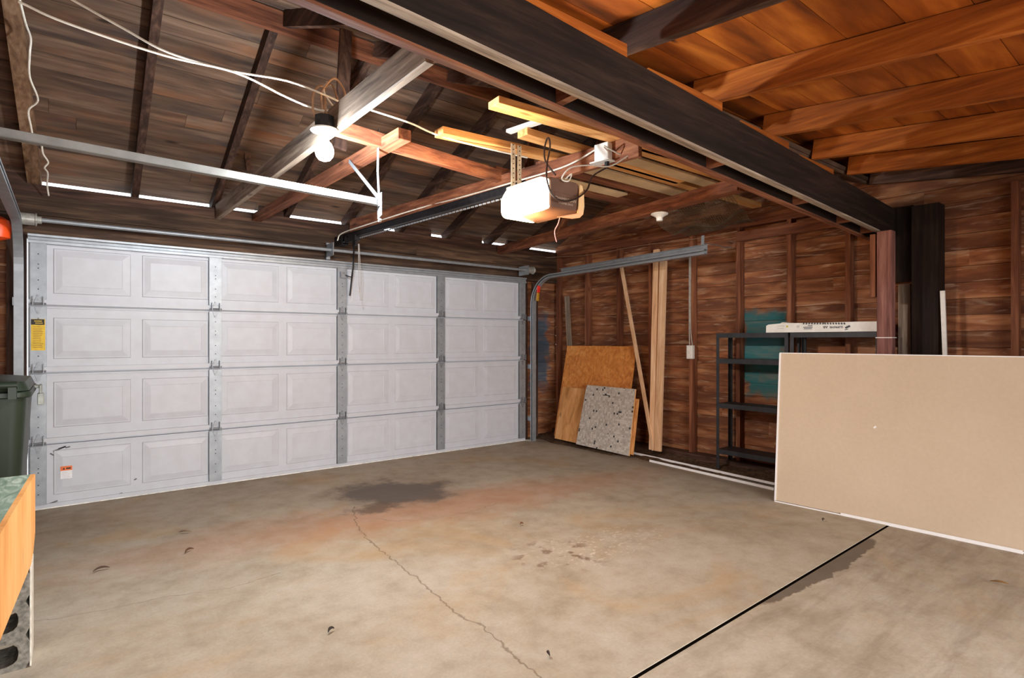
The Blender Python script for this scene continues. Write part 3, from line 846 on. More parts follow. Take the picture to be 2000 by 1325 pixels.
# door tracks
def arc_path(X, y_v, z_c, r, y_end, z_end, rise):
    pts = [V((X, y_v, 0.0)), V((X, y_v, z_c * 0.5)), V((X, y_v, z_c))]
    for k in range(1, 11):
        a = math.pi / 2 * k / 10 * 0.98
        pts.append(V((X, y_v - r + r * math.cos(a), z_c + r * math.sin(a))))
    pts.append(V((X, y_end, z_end)))
    return pts
def track(lab, X, side, y_v, z_c, r, y_end, z_end):
    t = thing('door_track', lab, 'door track', (X, y_v, 0.0), 'garage door tracks')
    pth = arc_path(X, y_v, z_c, r, y_end, z_end, 0)
    c = [(-0.028, -0.025), (0.028, -0.025), (0.028, -0.010), (0.024, -0.010), (0.024, -0.022), (-0.025, -0.022), (-0.025, 0.022), (0.024, 0.022), (0.024, 0.010), (0.028, 0.010), (0.028, 0.025), (-0.028, 0.025)]
    prof = [(a * side, b_) for a, b_ in c]
    MB().sweep(pth, prof, (1, 0, 0)).build('rail', galv(), t)
    m = MB()                                         # angle iron that stiffens the level run
    y0 = y_v - r - 0.15; zz = lambda y: pth[-2].z + (pth[-1].z - pth[-2].z) * (pth[-2].y - y) / (pth[-2].y - pth[-1].y)
    m.bar((X - 0.03 * side, y0, zz(y0) + 0.045), (X - 0.03 * side, y_end, z_end + 0.045), 0.004, 0.055)
    m.bar((X - 0.012 * side, y0, zz(y0) + 0.072), (X - 0.012 * side, y_end, z_end + 0.072), 0.036, 0.004)
    m.build('angle_iron', galv(), t)
    for z in (0.25, 0.95, 1.6):
        m = MB().box(X - 0.035 * side, X - 0.03 * side, y_v - 0.02, YF - 0.02, z, z + 0.06)
        m.box(X - 0.035 * side, X - 0.075 * side, YF - 0.03, YF - 0.022, z, z + 0.06)
        m.build('track_bracket', galv(), t)
    return t
trR = track('right galvanised door track curving up from the floor near the wall', 4.865, -1, 5.695, 1.80, 0.36, 3.12, 2.195)
trL = track('left galvanised door track curving up beside the yellow-labelled stile', -0.285, 1, 5.695, 1.86, 0.36, 3.15, 2.21)
m = MB().bar((4.875, 3.16, 2.27), (4.88, 3.16, 2.36), 0.003, 0.034, up=(0, 1, 0)).bar((4.875, 3.16, 2.29), (5.44, 3.2, 2.30), 0.003, 0.02, up=(0, 1, 0))
m.build('perforated_strap', galv(), trR)
# bright plastic caps near the tops of the tracks
m = MB().lathe((-0.40, 5.60, 2.16), [(0.02, -0.09), (0.075, -0.07), (0.085, 0.0), (0.07, 0.06), (0.03, 0.085)], 14)
cap = m.build('plastic_piece', plain('orange_plastic', (244, 84, 28), 0.4, 0, 0.08, 8), None, smooth=True)
tag(cap, 'bright orange plastic piece beside the left door track', 'plastic piece')
cap2 = thing('plastic_tag', 'small red and yellow plastic tag inside the right track curve', 'tag', (4.84, 5.55, 1.85))
MB().bar((4.835, 5.56, 1.96), (4.845, 5.56, 2.05), 0.05, 0.02, up=(0, 1, 0)).build('red_flap', plain('red_plastic', (226, 50, 36), 0.4), cap2, 0.006)
MB().bar((4.82, 5.56, 1.85), (4.835, 5.56, 1.957), 0.042, 0.02, up=(0, 1, 0)).build('yellow_flap', plain('amber_plastic', (190, 140, 30), 0.4), cap2, 0.006)

# long brace bar with straps, hanging from the short joist
bar = thing('track_brace', 'long pale steel bar hanging level under the left roof rafters', 'brace bar', (0.5, 3.1, 2.13))
MB().bar((-0.9, 3.08, 2.168), (1.445, 3.1, 2.13), 0.03, 0.004, oz=1).bar((-0.9, 3.098, 2.168), (1.445, 3.118, 2.13), 0.004, 0.048, oz=1).build('angle_bar', plain('dull_zinc', (124, 122, 118), 0.5, 0.3, 0.12, 6), bar, 0.003)
m = MB().prism([(1.452, 3.075, 2.07), (1.452, 3.125, 2.055), (1.452, 3.135, 2.19), (1.452, 3.075, 2.205)], (0.005, 0, 0))
m.lathe((1.445, 3.10, 2.15), [(0.012, 0), (0.012, 0.02)], 6, 'x').lathe((1.45, 3.105, 2.045), [(0.012, 0), (0.012, 0.014)], 6, 'x')
m.build('end_plate', galv(), bar)
MB().bar((1.452, 3.10, 2.17), (1.478, 3.62, 2.53), 0.024, 0.003, up=(1, 0, 0)).build('hanging_strap', galv(), bar)
MB().bar((1.455, 3.11, 2.17), (1.488, 3.20, 2.36), 0.024, 0.003, up=(1, 0, 0)).bar((1.488, 3.20, 2.36), (1.492, 3.20, 2.62), 0.024, 0.003, up=(1, 0, 0)).build('hanging_strap', galv(), bar)

# ------------------------------------------------------------------ opener
op = thing('garage_door_opener', 'ceiling-hung garage door opener with glowing lamp cover and long dark rail', 'door opener', (2.30, 2.62, 2.2))
RA, RB = V((2.27, 5.78, 2.385)), V((2.325, 2.80, 2.31))
m = MB().bar(RA, RB, 0.036, 0.006).bar(RA + V((0, 0, .028)), RB + V((0, 0, .028)), 0.006, 0.05).bar(RA + V((0, 0, .055)), RB + V((0, 0, .055)), 0.02, 0.005)
m.build('rail', M_dark_metal, op)
m = MB()
n = 60
for k in range(n):
    a = RA.lerp(RB, (k + 0.5) / n) + V((0.022, 0, -0.014)); d = (RB - RA).normalized() * 0.017
    m.bar(a - d, a + d, 0.006, 0.011)
m.build('drive_chain', galv(), op)
m = MB().box(2.235, 2.305, 5.66, 5.87, 2.33, 2.335).box(2.235, 2.24, 5.66, 5.87, 2.335, 2.43).box(2.30, 2.305, 5.66, 5.87, 2.335, 2.43).lathe((2.225, 5.72, 2.39), [(0.016, 0), (0.016, 0.09)], 10, 'x').lathe((2.25, 5.60, 2.37), [(0.035, 0), (0.035, 0.02)], 14, 'x')
m.build('header_bracket', M_dark_metal, op)
m = MB().box(2.25, 2.31, 5.36, 5.54, 2.335, 2.385).box(2.27, 2.29, 5.40, 5.48, 2.29, 2.335)
m.build('trolley', M_dark_metal, op)
m = MB().bar((2.283, 5.46, 2.32), (2.33, 5.60, 2.08), 0.028, 0.008, up=(1, 0, 0)).bar((2.33, 5.60, 2.10), (2.32, 5.66, 1.80), 0.028, 0.008, up=(1, 0, 0))
m.bar((2.33, 5.63, 1.99), (2.29, 5.715, 2.02), 0.02, 0.008)
m.build('door_arm', M_dark_metal, op)
m = MB().tube([(2.31, 5.42, 2.31), (2.315, 5.42, 2.1), (2.318, 5.42, 1.93), (2.325, 5.42, 1.825), (2.335, 5.42, 1.755)], 0.0035, 6, smooth=5).tube([(2.32, 5.42, 2.31), (2.33, 5.42, 2.1), (2.338, 5.42, 1.93), (2.326, 5.42, 1.825)], 0.003, 6, smooth=5).lathe((2.325, 5.42, 1.825), [(0.004, -0.012), (0.01, 0), (0.004, 0.012)], 10).lathe((2.336, 5.42, 1.75), [(0.004, -0.012), (0.009, 0), (0.004, 0.012)], 10)
m.build('release_cord', plain('grey_cord', (176, 172, 168), 0.6), op, smooth=True)
# motor housing, axis along the rail
def rrect(x0, x1, z0, z1, r, n=5):
    out = []
    for cx, cz, a0 in ((x1 - r, z1 - r, 0), (x0 + r, z1 - r, 90), (x0 + r, z0 + r, 180), (x1 - r, z0 + r, 270)):
        for k in range(n + 1):
            a = math.radians(a0 + 90 * k / n); out.append((cx + r * math.cos(a), cz + r * math.sin(a)))
    return out
def shell(m, secs):
    """loft between (y, rounded rectangle) sections"""
    b = len(m.v); n = len(secs[0][1])
    for y, poly in secs: m.v += [V((x, y, z)) for x, z in poly]
    for i in range(len(secs) - 1):
        for k in range(n):
            k2 = (k + 1) % n
            m.face([b + i * n + k, b + i * n + k2, b + (i + 1) * n + k2, b + (i + 1) * n + k], 0.5)
    m.face([b + k for k in reversed(range(n))], 0.5); e = b + (len(secs) - 1) * n
    m.face([e + k for k in range(n)], 0.5)
    return m
MX, MZ = 2.33, 2.205
m = MB()
shell(m, [(2.452, rrect(MX - .10, MX + .13, MZ - .085, MZ + .085, .02)), (2.47, rrect(MX - .108, MX + .14, MZ - .095, MZ + .095, .02)), (2.82, rrect(MX - .108, MX + .14, MZ - .095, MZ + .095, .02)), (2.835, rrect(MX - .10, MX + .13, MZ - .085, MZ + .085, .02))])
house = m.build('motor_housing', plain('brown_grey_housing', (104, 76, 62), 0.5, 0, 0.08, 6), op, smooth=True)
MB().box(MX - 0.07, MX + 0.11, 2.448, 2.452, MZ - 0.012, MZ + 0.006).build('housing_rib', plain('brown_grey_housing', (104, 76, 62), 0.5), house, 0.002)
text_part('maker_name', 'CHAMBERLAIN', 0.026, plain('pale_print', (176, 156, 140), 0.5), house, (MX + 0.02, 2.4505, MZ - 0.028), (1, 0, 0), (0, 0, 1))
text_part('maker_name', 'WHISPER DRIVE', 0.017, plain('pale_print', (176, 156, 140), 0.5), house, (MX + 0.02, 2.4505, MZ - 0.053), (1, 0, 0), (0, 0, 1))
m = MB()                                             # lamp cover wraps the left flank and the door end
lx0, lx1 = MX - .165, MX - .100
shell(m, [(2.462, rrect(lx0 + .03, lx1, MZ - .098, MZ + .080, .02)), (2.50, rrect(lx0 + .008, lx1, MZ - .104, MZ + .094, .025)), (2.74, rrect(lx0, lx1, MZ - .104, MZ + .094, .03)), (2.82, rrect(lx0 + .006, MX + .11, MZ - .10, MZ + .085, .04)), (2.88, rrect(lx0 + .025, MX + .09, MZ - .085, MZ + .06, .04)), (2.915, rrect(lx0 + .06, MX + .05, MZ - .05, MZ + .02, .02))])
lens_lit = m.build('lamp_cover', emit('glowing_lamp_cover', (255, 238, 206), 9.0), op, smooth=True)
lens_lit['label'] = 'glowing white lamp cover on the left flank of the opener'
lamp('opener_lamp_light', 'POINT', (MX - 0.16, 2.72, MZ - 0.20), OPENER_POWER, OPENER_COL, 0.09, op)
# rear lamp cover, hanging open: a curved translucent flap
m = MB()
c0 = V((MX + 0.125, 2.445, MZ))
def flap_poly():
    # the hooked side outline of the open cover, in the vertical plane across the rail
    pts = [(0.0, 0.08), (0.022, 0.075), (0.036, 0.03), (0.04, -0.05), (0.03, -0.10), (0.0, -0.125), (-0.06, -0.138), (-0.19, -0.145), (-0.10, -0.120), (-0.02, -0.100), (-0.012, -0.06)]
    return [c0 + V((a, 0, z)) for a, z in pts]
m.prism(flap_poly(), (0.0, -0.012, 0))
t_ = NT('translucent_lens'); t_.b.inputs['Base Color'].default_value = C4((236, 196, 146)); t_.b.inputs['Roughness'].default_value = 0.35
t_.b.inputs['Subsurface Weight'].default_value = 0.4; t_.b.inputs['Subsurface Scale'].default_value = 0.02
fl = m.build('open_lamp_cover', t_.m, op, 0.004)
fl['label'] = 'cloudy translucent rear lamp cover hanging open'
MB().tube([(2.30, 2.45, 2.06), (2.285, 2.45, 2.02), (2.262, 2.45, 1.985), (2.262, 2.45, 1.95), (2.275, 2.45, 1.915)], 0.003, 6, smooth=5).build('antenna_wire', plain('pink_wire', (222, 150, 140), 0.5), op, smooth=True)
# perforated hanging straps
for dx in (-0.105, -0.055):
    m = MB().bar((MX + dx, 2.80, MZ + 0.09), (MX + dx, 2.80, 2.58), 0.034, 0.003, up=(0, 1, 0)).bar((MX + dx + 0.016, 2.815, MZ + 0.09), (MX + dx + 0.016, 2.815, 2.58), 0.003, 0.03, up=(0, 1, 0))
    st = m.build('perforated_strap', plain('cream_zinc', (214, 198, 172), 0.45, 0.3), op)
    for k in range(9):
        MB().lathe((MX + dx, 2.797, MZ + 0.13 + k * 0.03), [(0.004, -0.0008), (0.004, 0.0008)], 8, 'y').build('strap_hole', M_ink, st)
MB().box(MX - 0.14, MX - 0.02, 2.77, 2.83, MZ + 0.078, MZ + 0.10).build('strap_foot', plain('cream_zinc', (214, 198, 172), 0.45, 0.3), op, 0.004)

# outlet box on the reddish joist, plug and cord
def j3(y): return J3a.lerp(J3b, (J3a.y - y) / (J3a.y - J3b.y))
q = j3(2.55)
ob = thing('outlet_box', 'white outlet box screwed to the side of the reddish joist', 'outlet', (q.x - 0.07, 2.55, 2.49))
jd = (J3b - J3a).normalized(); js = V((jd.y, -jd.x, 0)); js = js if js.x < 0 else -js
def jp(along, out, z): return q + jd * along + js * out + V((0, 0, z))
m = MB().hexa([jp(-.055, .022, .015), jp(.055, .022, .015), jp(.055, .075, .015), jp(-.055, .075, .015), jp(-.055, .022, .13), jp(.055, .022, .13), jp(.055, .075, .13), jp(-.055, .075, .13)])
m.build('box_body', M_white, ob, 0.004)
m = MB().hexa([jp(-.075, .015, .004), jp(.075, .015, .004), jp(.075, .10, .004), jp(-.075, .10, .004), jp(-.075, .015, .013), jp(.075, .015, .013), jp(.075, .10, .013), jp(-.075, .10, .013)])
m.build('face_plate', M_white, ob, 0.002)
pc = thing('power_cord', 'dark power cord looping from the outlet down and over the opener', 'power cord', jp(.03, .06, -0.03))
a = jp(.035, .055, 0.003)
MB().lathe(a - V((0, 0, 0.035)), [(0.010, 0), (0.016, 0.006), (0.016, 0.035)], 10).build('plug', M_black, pc)
A_ = a - V((0, 0, 0.035))
pts = [A_, PY(1157, 345, 2.46), PY(1147, 370, 2.42), PY(1127, 387, 2.40), PY(1102, 393, 2.40), PY(1079, 381, 2.40), PY(1068, 350, 2.42), PY(1069, 318, 2.46), PY(1074, 290, 2.52), PY(1073, 272, 2.60), PY(1068, 272, 2.66), PY(1063, 296, 2.66), PY(1067, 318, 2.60), PY(1085, 342, 2.52)]
MB().tube(pts, 0.0055, 8, smooth=6).build('cord', M_cord, pc, smooth=True)

# white cables ---------------------------------------------------
def cable(lab, pts, r=0.006, mat=None, name='electric_cable', sm=6):
    return tag(MB().tube(pts, r, 8, smooth=sm).build(name, mat or M_cable, smooth=True), lab, 'cable')
cable('white cable stretched from upper left to the coil by the bulb', [PY(36, 3, 3.0), PY(130, 45, 3.0), PY(320, 108, 3.0), PY(460, 142, 3.02), PY(560, 190, 3.04), PY(620, 214, 3.06), PY(650, 214, 3.08), PY(668, 207, 3.09)], 0.0055)
cable('thin white cable from the top edge joining the stretched one', [PY(128, -8, 3.05), PY(240, 55, 3.03), PY(330, 103, 3.02), PY(450, 138, 3.02), PY(560, 158, 3.02), PY(640, 188, 3.05), PY(668, 204, 3.06), PY(655, 212, 3.06), PY(632, 178, 3.06), PY(640, 160, 3.06)], 0.0055)
cable('loose brown cable coil hanging above the bare bulb', [PY(622, 240, 3.05), PY(611, 212, 3.05), PY(614, 178, 3.06), PY(632, 172, 3.08), PY(636, 235, 3.10), PY(628, 200, 3.07), PY(630, 176, 3.06), PY(652, 153, 3.06), PY(670, 172, 3.06), PY(674, 195, 3.06), PY(664, 206, 3.06), PY(650, 168, 3.10), PY(636, 172, 3.10), PY(634, 210, 3.07), PY(645, 232, 3.05)], 0.006, plain('tan_cable', (176, 140, 108), 0.5))
cable('white cable running right from the bulb joist to the orange plank', [PY(722, 214, 3.02), PY(800, 240, 3.02), PY(850, 262, 3.03), PY(930, 285, 3.0), PY(1030, 308, 2.96)], 0.006)
cable('white cable stapled along the reddish joist to the outlet box', [PY(659, 470, 5.70), PY(668, 456, 5.62), PY(720, 438, 5.1), j3(4.6) + js * 0.03 + V((0, 0, .05)), j3(4.0) + js * 0.03 + V((0, 0, .045)), j3(3.4) + js * 0.03 + V((0, 0, .05)), j3(3.0) + js * 0.03 + V((0, 0, .055)), j3(2.8) + js * 0.035 + V((0, 0, .07)), jp(-.05, .05, .11)], 0.006)
cable('upper white cable leaving the outlet box to the right', [jp(.05, .05, .06), PY(1180, 285, 2.45), PY(1215, 302, 2.43), PY(1240, 287, 2.42)], 0.005)
cable('lower white bell wire hanging from the opener to the right', [PY(1104, 350, 2.43), PY(1116, 340, 2.43), PY(1110, 354, 2.42), PY(1097, 349, 2.43), PY(1114, 328, 2.44), PY(1150, 323, 2.44), PY(1190, 325, 2.42), PY(1225, 306, 2.38), PY(1250, 290, 2.34)], 0.0042)
def raf0(t, dz=-0.012, dx=0.03):
    y = 6.0 + (RY - 6.0) * t; return V((-0.19 + (-0.25 + 0.19) * t + dx, y, rz_front(y) + dz))
pts = [PY(36, -10, 4.05), PY(50, 45, 4.25), PY(60, 75, 4.4), PY(58, 105, 4.45), PY(58, 150, 4.6), PY(74, 195, 4.8), PY(56, 215, 4.9), PY(60, 245, 5.0), PY(68, 278, 5.15), PY(80, 279, 5.2), PY(84, 300, 5.3), PY(94, 317, 5.4), PY(87, 328, 5.45), PY(93, 338, 5.55), PY(92, 360, 5.7), PY(95, 382, 5.8)]
cable('wavy white cable stapled down the left pale rafter', pts, 0.006)

# bare bulb lampholder
def lampholder(lab, c, box_h, lit):
    c = V(c)
    t = thing('lampholder', lab, 'lamp', c)
    MB().lathe(c, [(0.052, 0.0), (0.052, box_h)], 8).build('junction_box', M_black, t)
    MB().lathe(c + V((0, 0, -0.034)), [(0.026, -0.012), (0.028, 0.006), (0.05, 0.016), (0.072, 0.026), (0.072, 0.034), (0.05, 0.034)], 28).build('porcelain_base', M_white, t, smooth=True)
    return t
L1 = V((1.088, 3.0, 2.465))
lh = lampholder('porcelain lampholder with a glowing bare bulb beside the grey joist', L1, 0.07, True)
prof = [(0.016, -0.045), (0.020, -0.056), (0.036, -0.075), (0.047, -0.100), (0.049, -0.120), (0.044, -0.142), (0.030, -0.160), (0.010, -0.168)]
blb = MB().lathe(L1, prof, 24).build('light_bulb', emit('glowing_bulb', (255, 255, 255), 40.0), lh, smooth=True)
lamp('bulb_light', 'POINT', L1 + V((0, 0, -0.235)), LED_POWER, LED_COL, 0.05, lh)
L2 = V((3.965, 2.985, 2.415))
lh2 = thing('lampholder', 'empty white porcelain lampholder under the round-edged joist', 'lamp', L2)
MB().lathe(L2 + V((0, 0, -0.034)), [(0.014, -0.03), (0.026, -0.028), (0.028, 0.0), (0.05, 0.014), (0.072, 0.026), (0.072, 0.034), (0.05, 0.045)], 28).build('porcelain_base', M_white, lh2, smooth=True)
# warm fill bulb added to the lean-to, unseen behind the camera
L3 = V((2.4, -1.1, lz(-1.1) - 0.02))
lh3 = lampholder('added fill lamp with a warm bulb under the lean-to roof, unseen', L3, 0.05, True)
MB().lathe(L3, prof, 24).build('light_bulb', emit('warm_fill_bulb', (255, 214, 150), 12.0), lh3, smooth=True)
lamp('lean_to_fill_light', 'POINT', L3 + V((0, 0, -0.21)), SHED_FILL_POWER, SHED_FILL_COL, 0.05, lh3)

# ------------------------------------------------------------------ lumber stored on the joists
def lum(lab, p, q, w, h, mat, name='stored_board', group='boards stored on the joists', tint=0.5, bev=0.002):
    m = MB().bar(p, q, w, h, oz=1, tint=tint)
    return tag(m.build(name, mat, bevel=bev), lab, 'board', group)
ZT = 2.645
def atz(px, py, z): return PZ(px, py, z)
p = PZ(862, 262, 2.60); lum('orange plank with a sawn end lying left of the opener strap', p + V((0, .03, 0)), V((3.05, p.y + .03, 2.645)), 0.10, 0.045, W_pine(0), tint=0.6)
p = PZ(968, 205, 2.645); q_ = PZ(1240, 270, 2.645); lum('bright yellow plank lying nearest the beam', p + V((0, .02, 0)), V((3.9, q_.y + .03, 2.645)), 0.11, 0.04, W_pine(0), tint=0.95)
p = PZ(888, 322, 2.60); lum('short round-cornered plank behind the opener rail', p + V((0, .03, 0)), V((2.52, p.y + .03, 2.60)), 0.09, 0.06, W_pine(0), tint=0.5, bev=0.02)
p = PZ(690, 275, 2.50); q_ = PZ(975, 356, 2.50); lum('long reddish board spanning from the bulb to the opener rail', V((1.20, p.y, 2.51)), V((q_.x, q_.y, 2.50)), 0.05, 0.085, W_red(0), tint=1.0)
p = PZ(1045, 290, 2.645); lum('orange plank end above the dark cord loop', V((2.30, 2.80, 2.645)), V((4.0, 2.80, 2.645)), 0.10, 0.045, W_pine(0), tint=0.7)
p = PZ(1044, 285, 2.72); q_ = PZ(1092, 262, 2.72)
m = MB().bar((2.28, 2.92, 2.705), (2.33, 2.62, 2.705), 0.05, 0.022).bar((2.33, 2.63, 2.705), (2.75, 2.60, 2.705), 0.05, 0.022)
tag(m.build('corner_trim', M_white, bevel=0.003), 'white painted trim corner lying on the planks above the opener', 'trim piece')
rightset = [(2.52, 0.10, 0.045, 'P', 0.4, 2.95, 5.40, 'orange plank second from the beam, right of the outlet box'),
            (2.68, 0.13, 0.018, 'C', 0.6, 3.00, 4.55, 'cream sheet strip lying flat right of the outlet box'),
            (2.86, 0.09, 0.045, 'P', 0.3, 2.92, 5.35, 'orange plank right of the outlet box, middle of the stack'),
            (3.02, 0.15, 0.018, 'C', 0.7, 3.00, 4.30, 'cream sheet strip lying in the middle of the stack'),
            (3.20, 0.10, 0.045, 'R', 0.8, 2.80, 4.90, 'brown plank behind the black power cord'),
            (3.38, 0.12, 0.018, 'C', 0.5, 2.75, 3.95, 'cream sheet strip ending behind the opener cover'),
            (3.56, 0.10, 0.045, 'R', 0.6, 2.62, 4.80, 'rearmost brown plank behind the opener motor'),
            (2.12, 0.09, 0.045, 'P', 0.2, 3.95, 5.42, 'orange plank against the beam, right end')]
creamM = plain('cream_sheet', (206, 178, 140), 0.7, 0, 0.08, 4)
for y, w, h, k, tt, x0, x1, lab in rightset:
    lum(lab, (x0, y, 2.645 if k != 'C' else 2.64), (x1, y, 2.645 if k != 'C' else 2.64), w, h, {'P': W_pine(0), 'R': W_red(0), 'C': creamM}[k], tint=tt)
# hardware cloth drooping at the right
def meshcloth():
    m = MB(); A, B, Cc, D = PX(1320, 415, 4.35), PX(1445, 395, 4.75), PX(1470, 455, 5.30), PX(1330, 430, 5.0)
    A, B, Cc, D = V((4.15, 3.25, 2.53)), V((4.35, 2.55, 2.56)), V((5.38, 2.9, 2.52)), V((5.38, 3.7, 2.50))
    def S(u, v):
        p = A.lerp(B, v).lerp(D.lerp(Cc, v), u)
        return p + V((0, 0, -0.10 * math.sin(math.pi * u) * (0.6 + 0.4 * math.sin(9 * v + 4 * u)) + 0.012 * math.sin(17 * u + 5 * v)))
    n = 34
    for i in range(n + 1):
        m.tube([S(i / n, j / 14) for j in range(15)], 0.0022, 3, cap=False)
    for j in range(n + 1):
        m.tube([S(i / 14, j / n) for i in range(15)], 0.0022, 3, cap=False)
    return m
tag(meshcloth().build('wire_mesh', plain('dark_wire', (120, 110, 94), 0.5, 0.4)), 'sagging sheet of dark wire mesh under the lumber at the right wall', 'wire mesh')
cable('thin slack string running along the top of the right wall', [PX(1026, 508, 5.0), PX(1075, 503, 5.3), PX(1150, 498, 5.38), PX(1250, 480, 5.38), PX(1350, 468, 5.38), PX(1440, 452, 5.38)], 0.004, plain('tan_string', (150, 120, 96), 0.7), 'string')['category'] = 'string'

# ------------------------------------------------------------------ things along the right wall
# soil heap and sill dirt
def soil_heap():
    m = MB(); nx, ny = 10, 60
    def hgt(u, y):
        e = 0.10 * (u ** 1.2); e += 0.045 * max(0, 1 - abs(y - 5.35) / 0.45) * (0.4 + 0.6 * u)
        nn = noise.noise(V((u * 3, y * 4, 1.3))) * 0.03 + noise.noise(V((u * 9, y * 13, 4))) * 0.012
        edge = min(1, u * 5)
        return max(-0.01, -0.01 + (e * 0.55 + nn) * edge + 0.012 * edge)
    for i in range(nx + 1):
        for j in range(ny + 1):
            u, y = i / nx, 2.0 + 3.92 * j / ny
            x = 4.97 + (0.05 if y < 4.4 else -0.05) + u * 0.50 + 0.05 * noise.noise(V((0, y * 2.2, 0)))
            x = min(x, XS + 0.02)
            m.v.append(V((x, y, hgt(u, y))))
    for i in range(nx):
        for j in range(ny):
            a = i * (ny + 1) + j
            m.face([a, a + ny + 1, a + ny + 2, a + 1], 0.5)
    return m
tag(soil_heap().build('soil', plain('dry_soil', (84, 66, 52), 0.95, 0, 0.3, 26, 0.1, 0.6), smooth=True), 'loose dirt heaped along the foot of the right wall', 'dirt', kind='stuff')

def leaning_sheet(name, b0, b1, t0, t1, th, mat, edge=None):
    """board between its bottom edge b0-b1 and top edge t0-t1, thickened away from the room"""
    b0, b1, t0, t1 = V(b0), V(b1), V(t0), V(t1)
    n = (b1 - b0).cross(t0 - b0).normalized(); n = n if n.x > 0 else -n
    N = n * th
    return MB().hexa([b0, b1, b1 + N, b0 + N, t0, t1, t1 + N, t0 + N])
def flake_mat():
    t = NT('orange_strand_board'); co = t.coords()
    r = t.noise(co, 3, 2); vo = t.node('ShaderNodeTexVoronoi'); vo.inputs['Scale'].default_value = 22
    t.link(t.vmath('ADD', t.mapping(co, (1, 2.2, 1)), (0, 0, 0)).outputs[0], vo.inputs['Vector'])
    n2 = t.noise(co, 9, 5, 0.65, 1.5)
    col = t.ramp(n2, [(0.3, (190, 108, 40)), (0.5, (222, 140, 58)), (0.7, (242, 174, 98))])
    sep = t.node('ShaderNodeSeparateColor'); t.link(vo.outputs['Color'], sep.inputs[0])
    col = t.mix(0.3, col, t.ramp(sep.outputs[0], [(0.0, (150, 78, 26)), (1.0, (236, 164, 88))]))
    return t.out(col, 0.6)
m = leaning_sheet('x', (5.06, 5.50, 0.075), (5.06, 4.33, 0.065), (5.40, 5.60, 1.262), (5.40, 4.40, 1.262), 0.012, None)
tag(m.build('strand_board', flake_mat()), 'large orange strand board sheet leaning behind the mosaic panel', 'board')
m = leaning_sheet('x', (4.985, 5.41, 0.06), (4.985, 4.75, 0.05), (5.165, 5.44, 0.72), (5.165, 4.77, 0.72), 0.012, None)
tag(m.build('plywood_offcut', wood('tan_plywood', (176, 120, 66), (220, 162, 104), (238, 190, 138), 2, grain=5, knots=0.8)), 'tan plywood offcut with a dark stained corner left of the mosaic panel', 'board')
def mosaic_mat():
    t = NT('mosaic_tiles'); co = t.coords()
    sc = t.vmath('SCALE', co); sc.inputs['Scale'].default_value = 1 / 0.0235
    fl = t.vmath('FLOOR', t.vmath('MULTIPLY', sc.outputs[0], (0, 1, 1)).outputs[0]).outputs[0]
    wn = t.node('ShaderNodeTexWhiteNoise', noise_dimensions='3D'); t.link(fl, wn.inputs['Vector'])
    col = t.ramp(wn.outputs['Value'], [(0.0, (176, 166, 156)), (0.3, (190, 181, 171)), (0.6, (206, 198, 188)), (0.86, (194, 184, 172)), (0.93, (168, 152, 138)), (0.98, (34, 28, 26))], 'CONSTANT')
    fr = t.vmath('FRACTION', sc.outputs[0]).outputs[0]
    sep = t.node('ShaderNodeSeparateXYZ'); t.link(fr, sep.inputs[0])
    ed = t.math('MINIMUM', t.math('MINIMUM', sep.outputs['Y'], sep.outputs['Z']), t.math('MINIMUM', t.math('SUBTRACT', 1.0, sep.outputs['Y']), t.math('SUBTRACT', 1.0, sep.outputs['Z'])))
    col = t.mix(t.ramp(ed, [(0.05, 0.55), (0.09, 0.0)]), col, C4((170, 164, 156)))
    return t.out(col, 0.35)
mp = thing('mosaic_panel', 'grey mosaic tile panel with scattered black tiles leaning at the front', 'tile panel', (5.0, 4.65, 0.04))
b0, b1, t0, t1 = V((4.955, 4.985, 0.05)), V((4.955, 4.155, 0.035)), V((5.125, 4.965, 0.775)), V((5.125, 4.20, 0.775))
leaning_sheet('x', b0, b1, t0, t1, 0.009, None).build('tile_face', mosaic_mat(), mp)
off = V((0.011, 0, -0.002))
leaning_sheet('x', b0 + off, b1 + off, t0 + off, t1 + off, 0.014, None).build('backing_board', W_pine(2), mp)
c_ = t0.lerp(t1, 0.5).lerp(b0.lerp(b1, 0.5), 0.14) + V((-0.003, 0.04, 0))
MB().bar(c_ + V((0, .055, 0)), c_ + V((0, -.055, 0)), 0.002, 0.008, up=(0, 0, 1)).prism([c_ + V((0, .018, .004)), c_ + V((0, -.018, .004)), c_ + V((0.004, 0, .022))], (-0.002, 0, 0)).build('dark_emblem', M_ink, mp)
m = leaning_sheet('x', (5.015, 4.24, 0.05), (5.015, 4.14, 0.04), (5.155, 4.25, 0.66), (5.155, 4.17, 0.66), 0.012, None)
tag(m.build('plywood_offcut', W_pine(2)), 'narrow pale plywood strip behind the right edge of the mosaic panel', 'board')
m = MB().bar((5.25, 4.03, 0.08), (5.40, 4.64, 2.26), 0.038, 0.03, up=(1, 0, 0))
tag(m.build('leaning_stick', wood('pale_stud', (196, 150, 112), (226, 184, 144), (244, 212, 178), 2), bevel=0.002), 'thin pale stick leaning diagonally against the two upright boards', 'board')
m = MB().bar((5.26, 4.06, 0.08), (5.425, 4.125, 2.40), 0.075, 0.036, up=(1, 0, 0), tint=0.9)
tag(m.build('upright_board', wood('pale_stud', (196, 150, 112), (226, 184, 144), (244, 212, 178), 2), bevel=0.003), 'left upright pale board leaning beside the diagonal stick', 'board', 'two upright boards')
m = MB().bar((5.25, 3.975, 0.08), (5.405, 4.01, 2.32), 0.085, 0.036, up=(1, 0, 0), tint=0.6)
tag(m.build('upright_board', wood('pale_stud', (196, 150, 112), (226, 184, 144), (244, 212, 178), 2), bevel=0.003), 'right upright pale board with pinkish face', 'board', 'two upright boards')
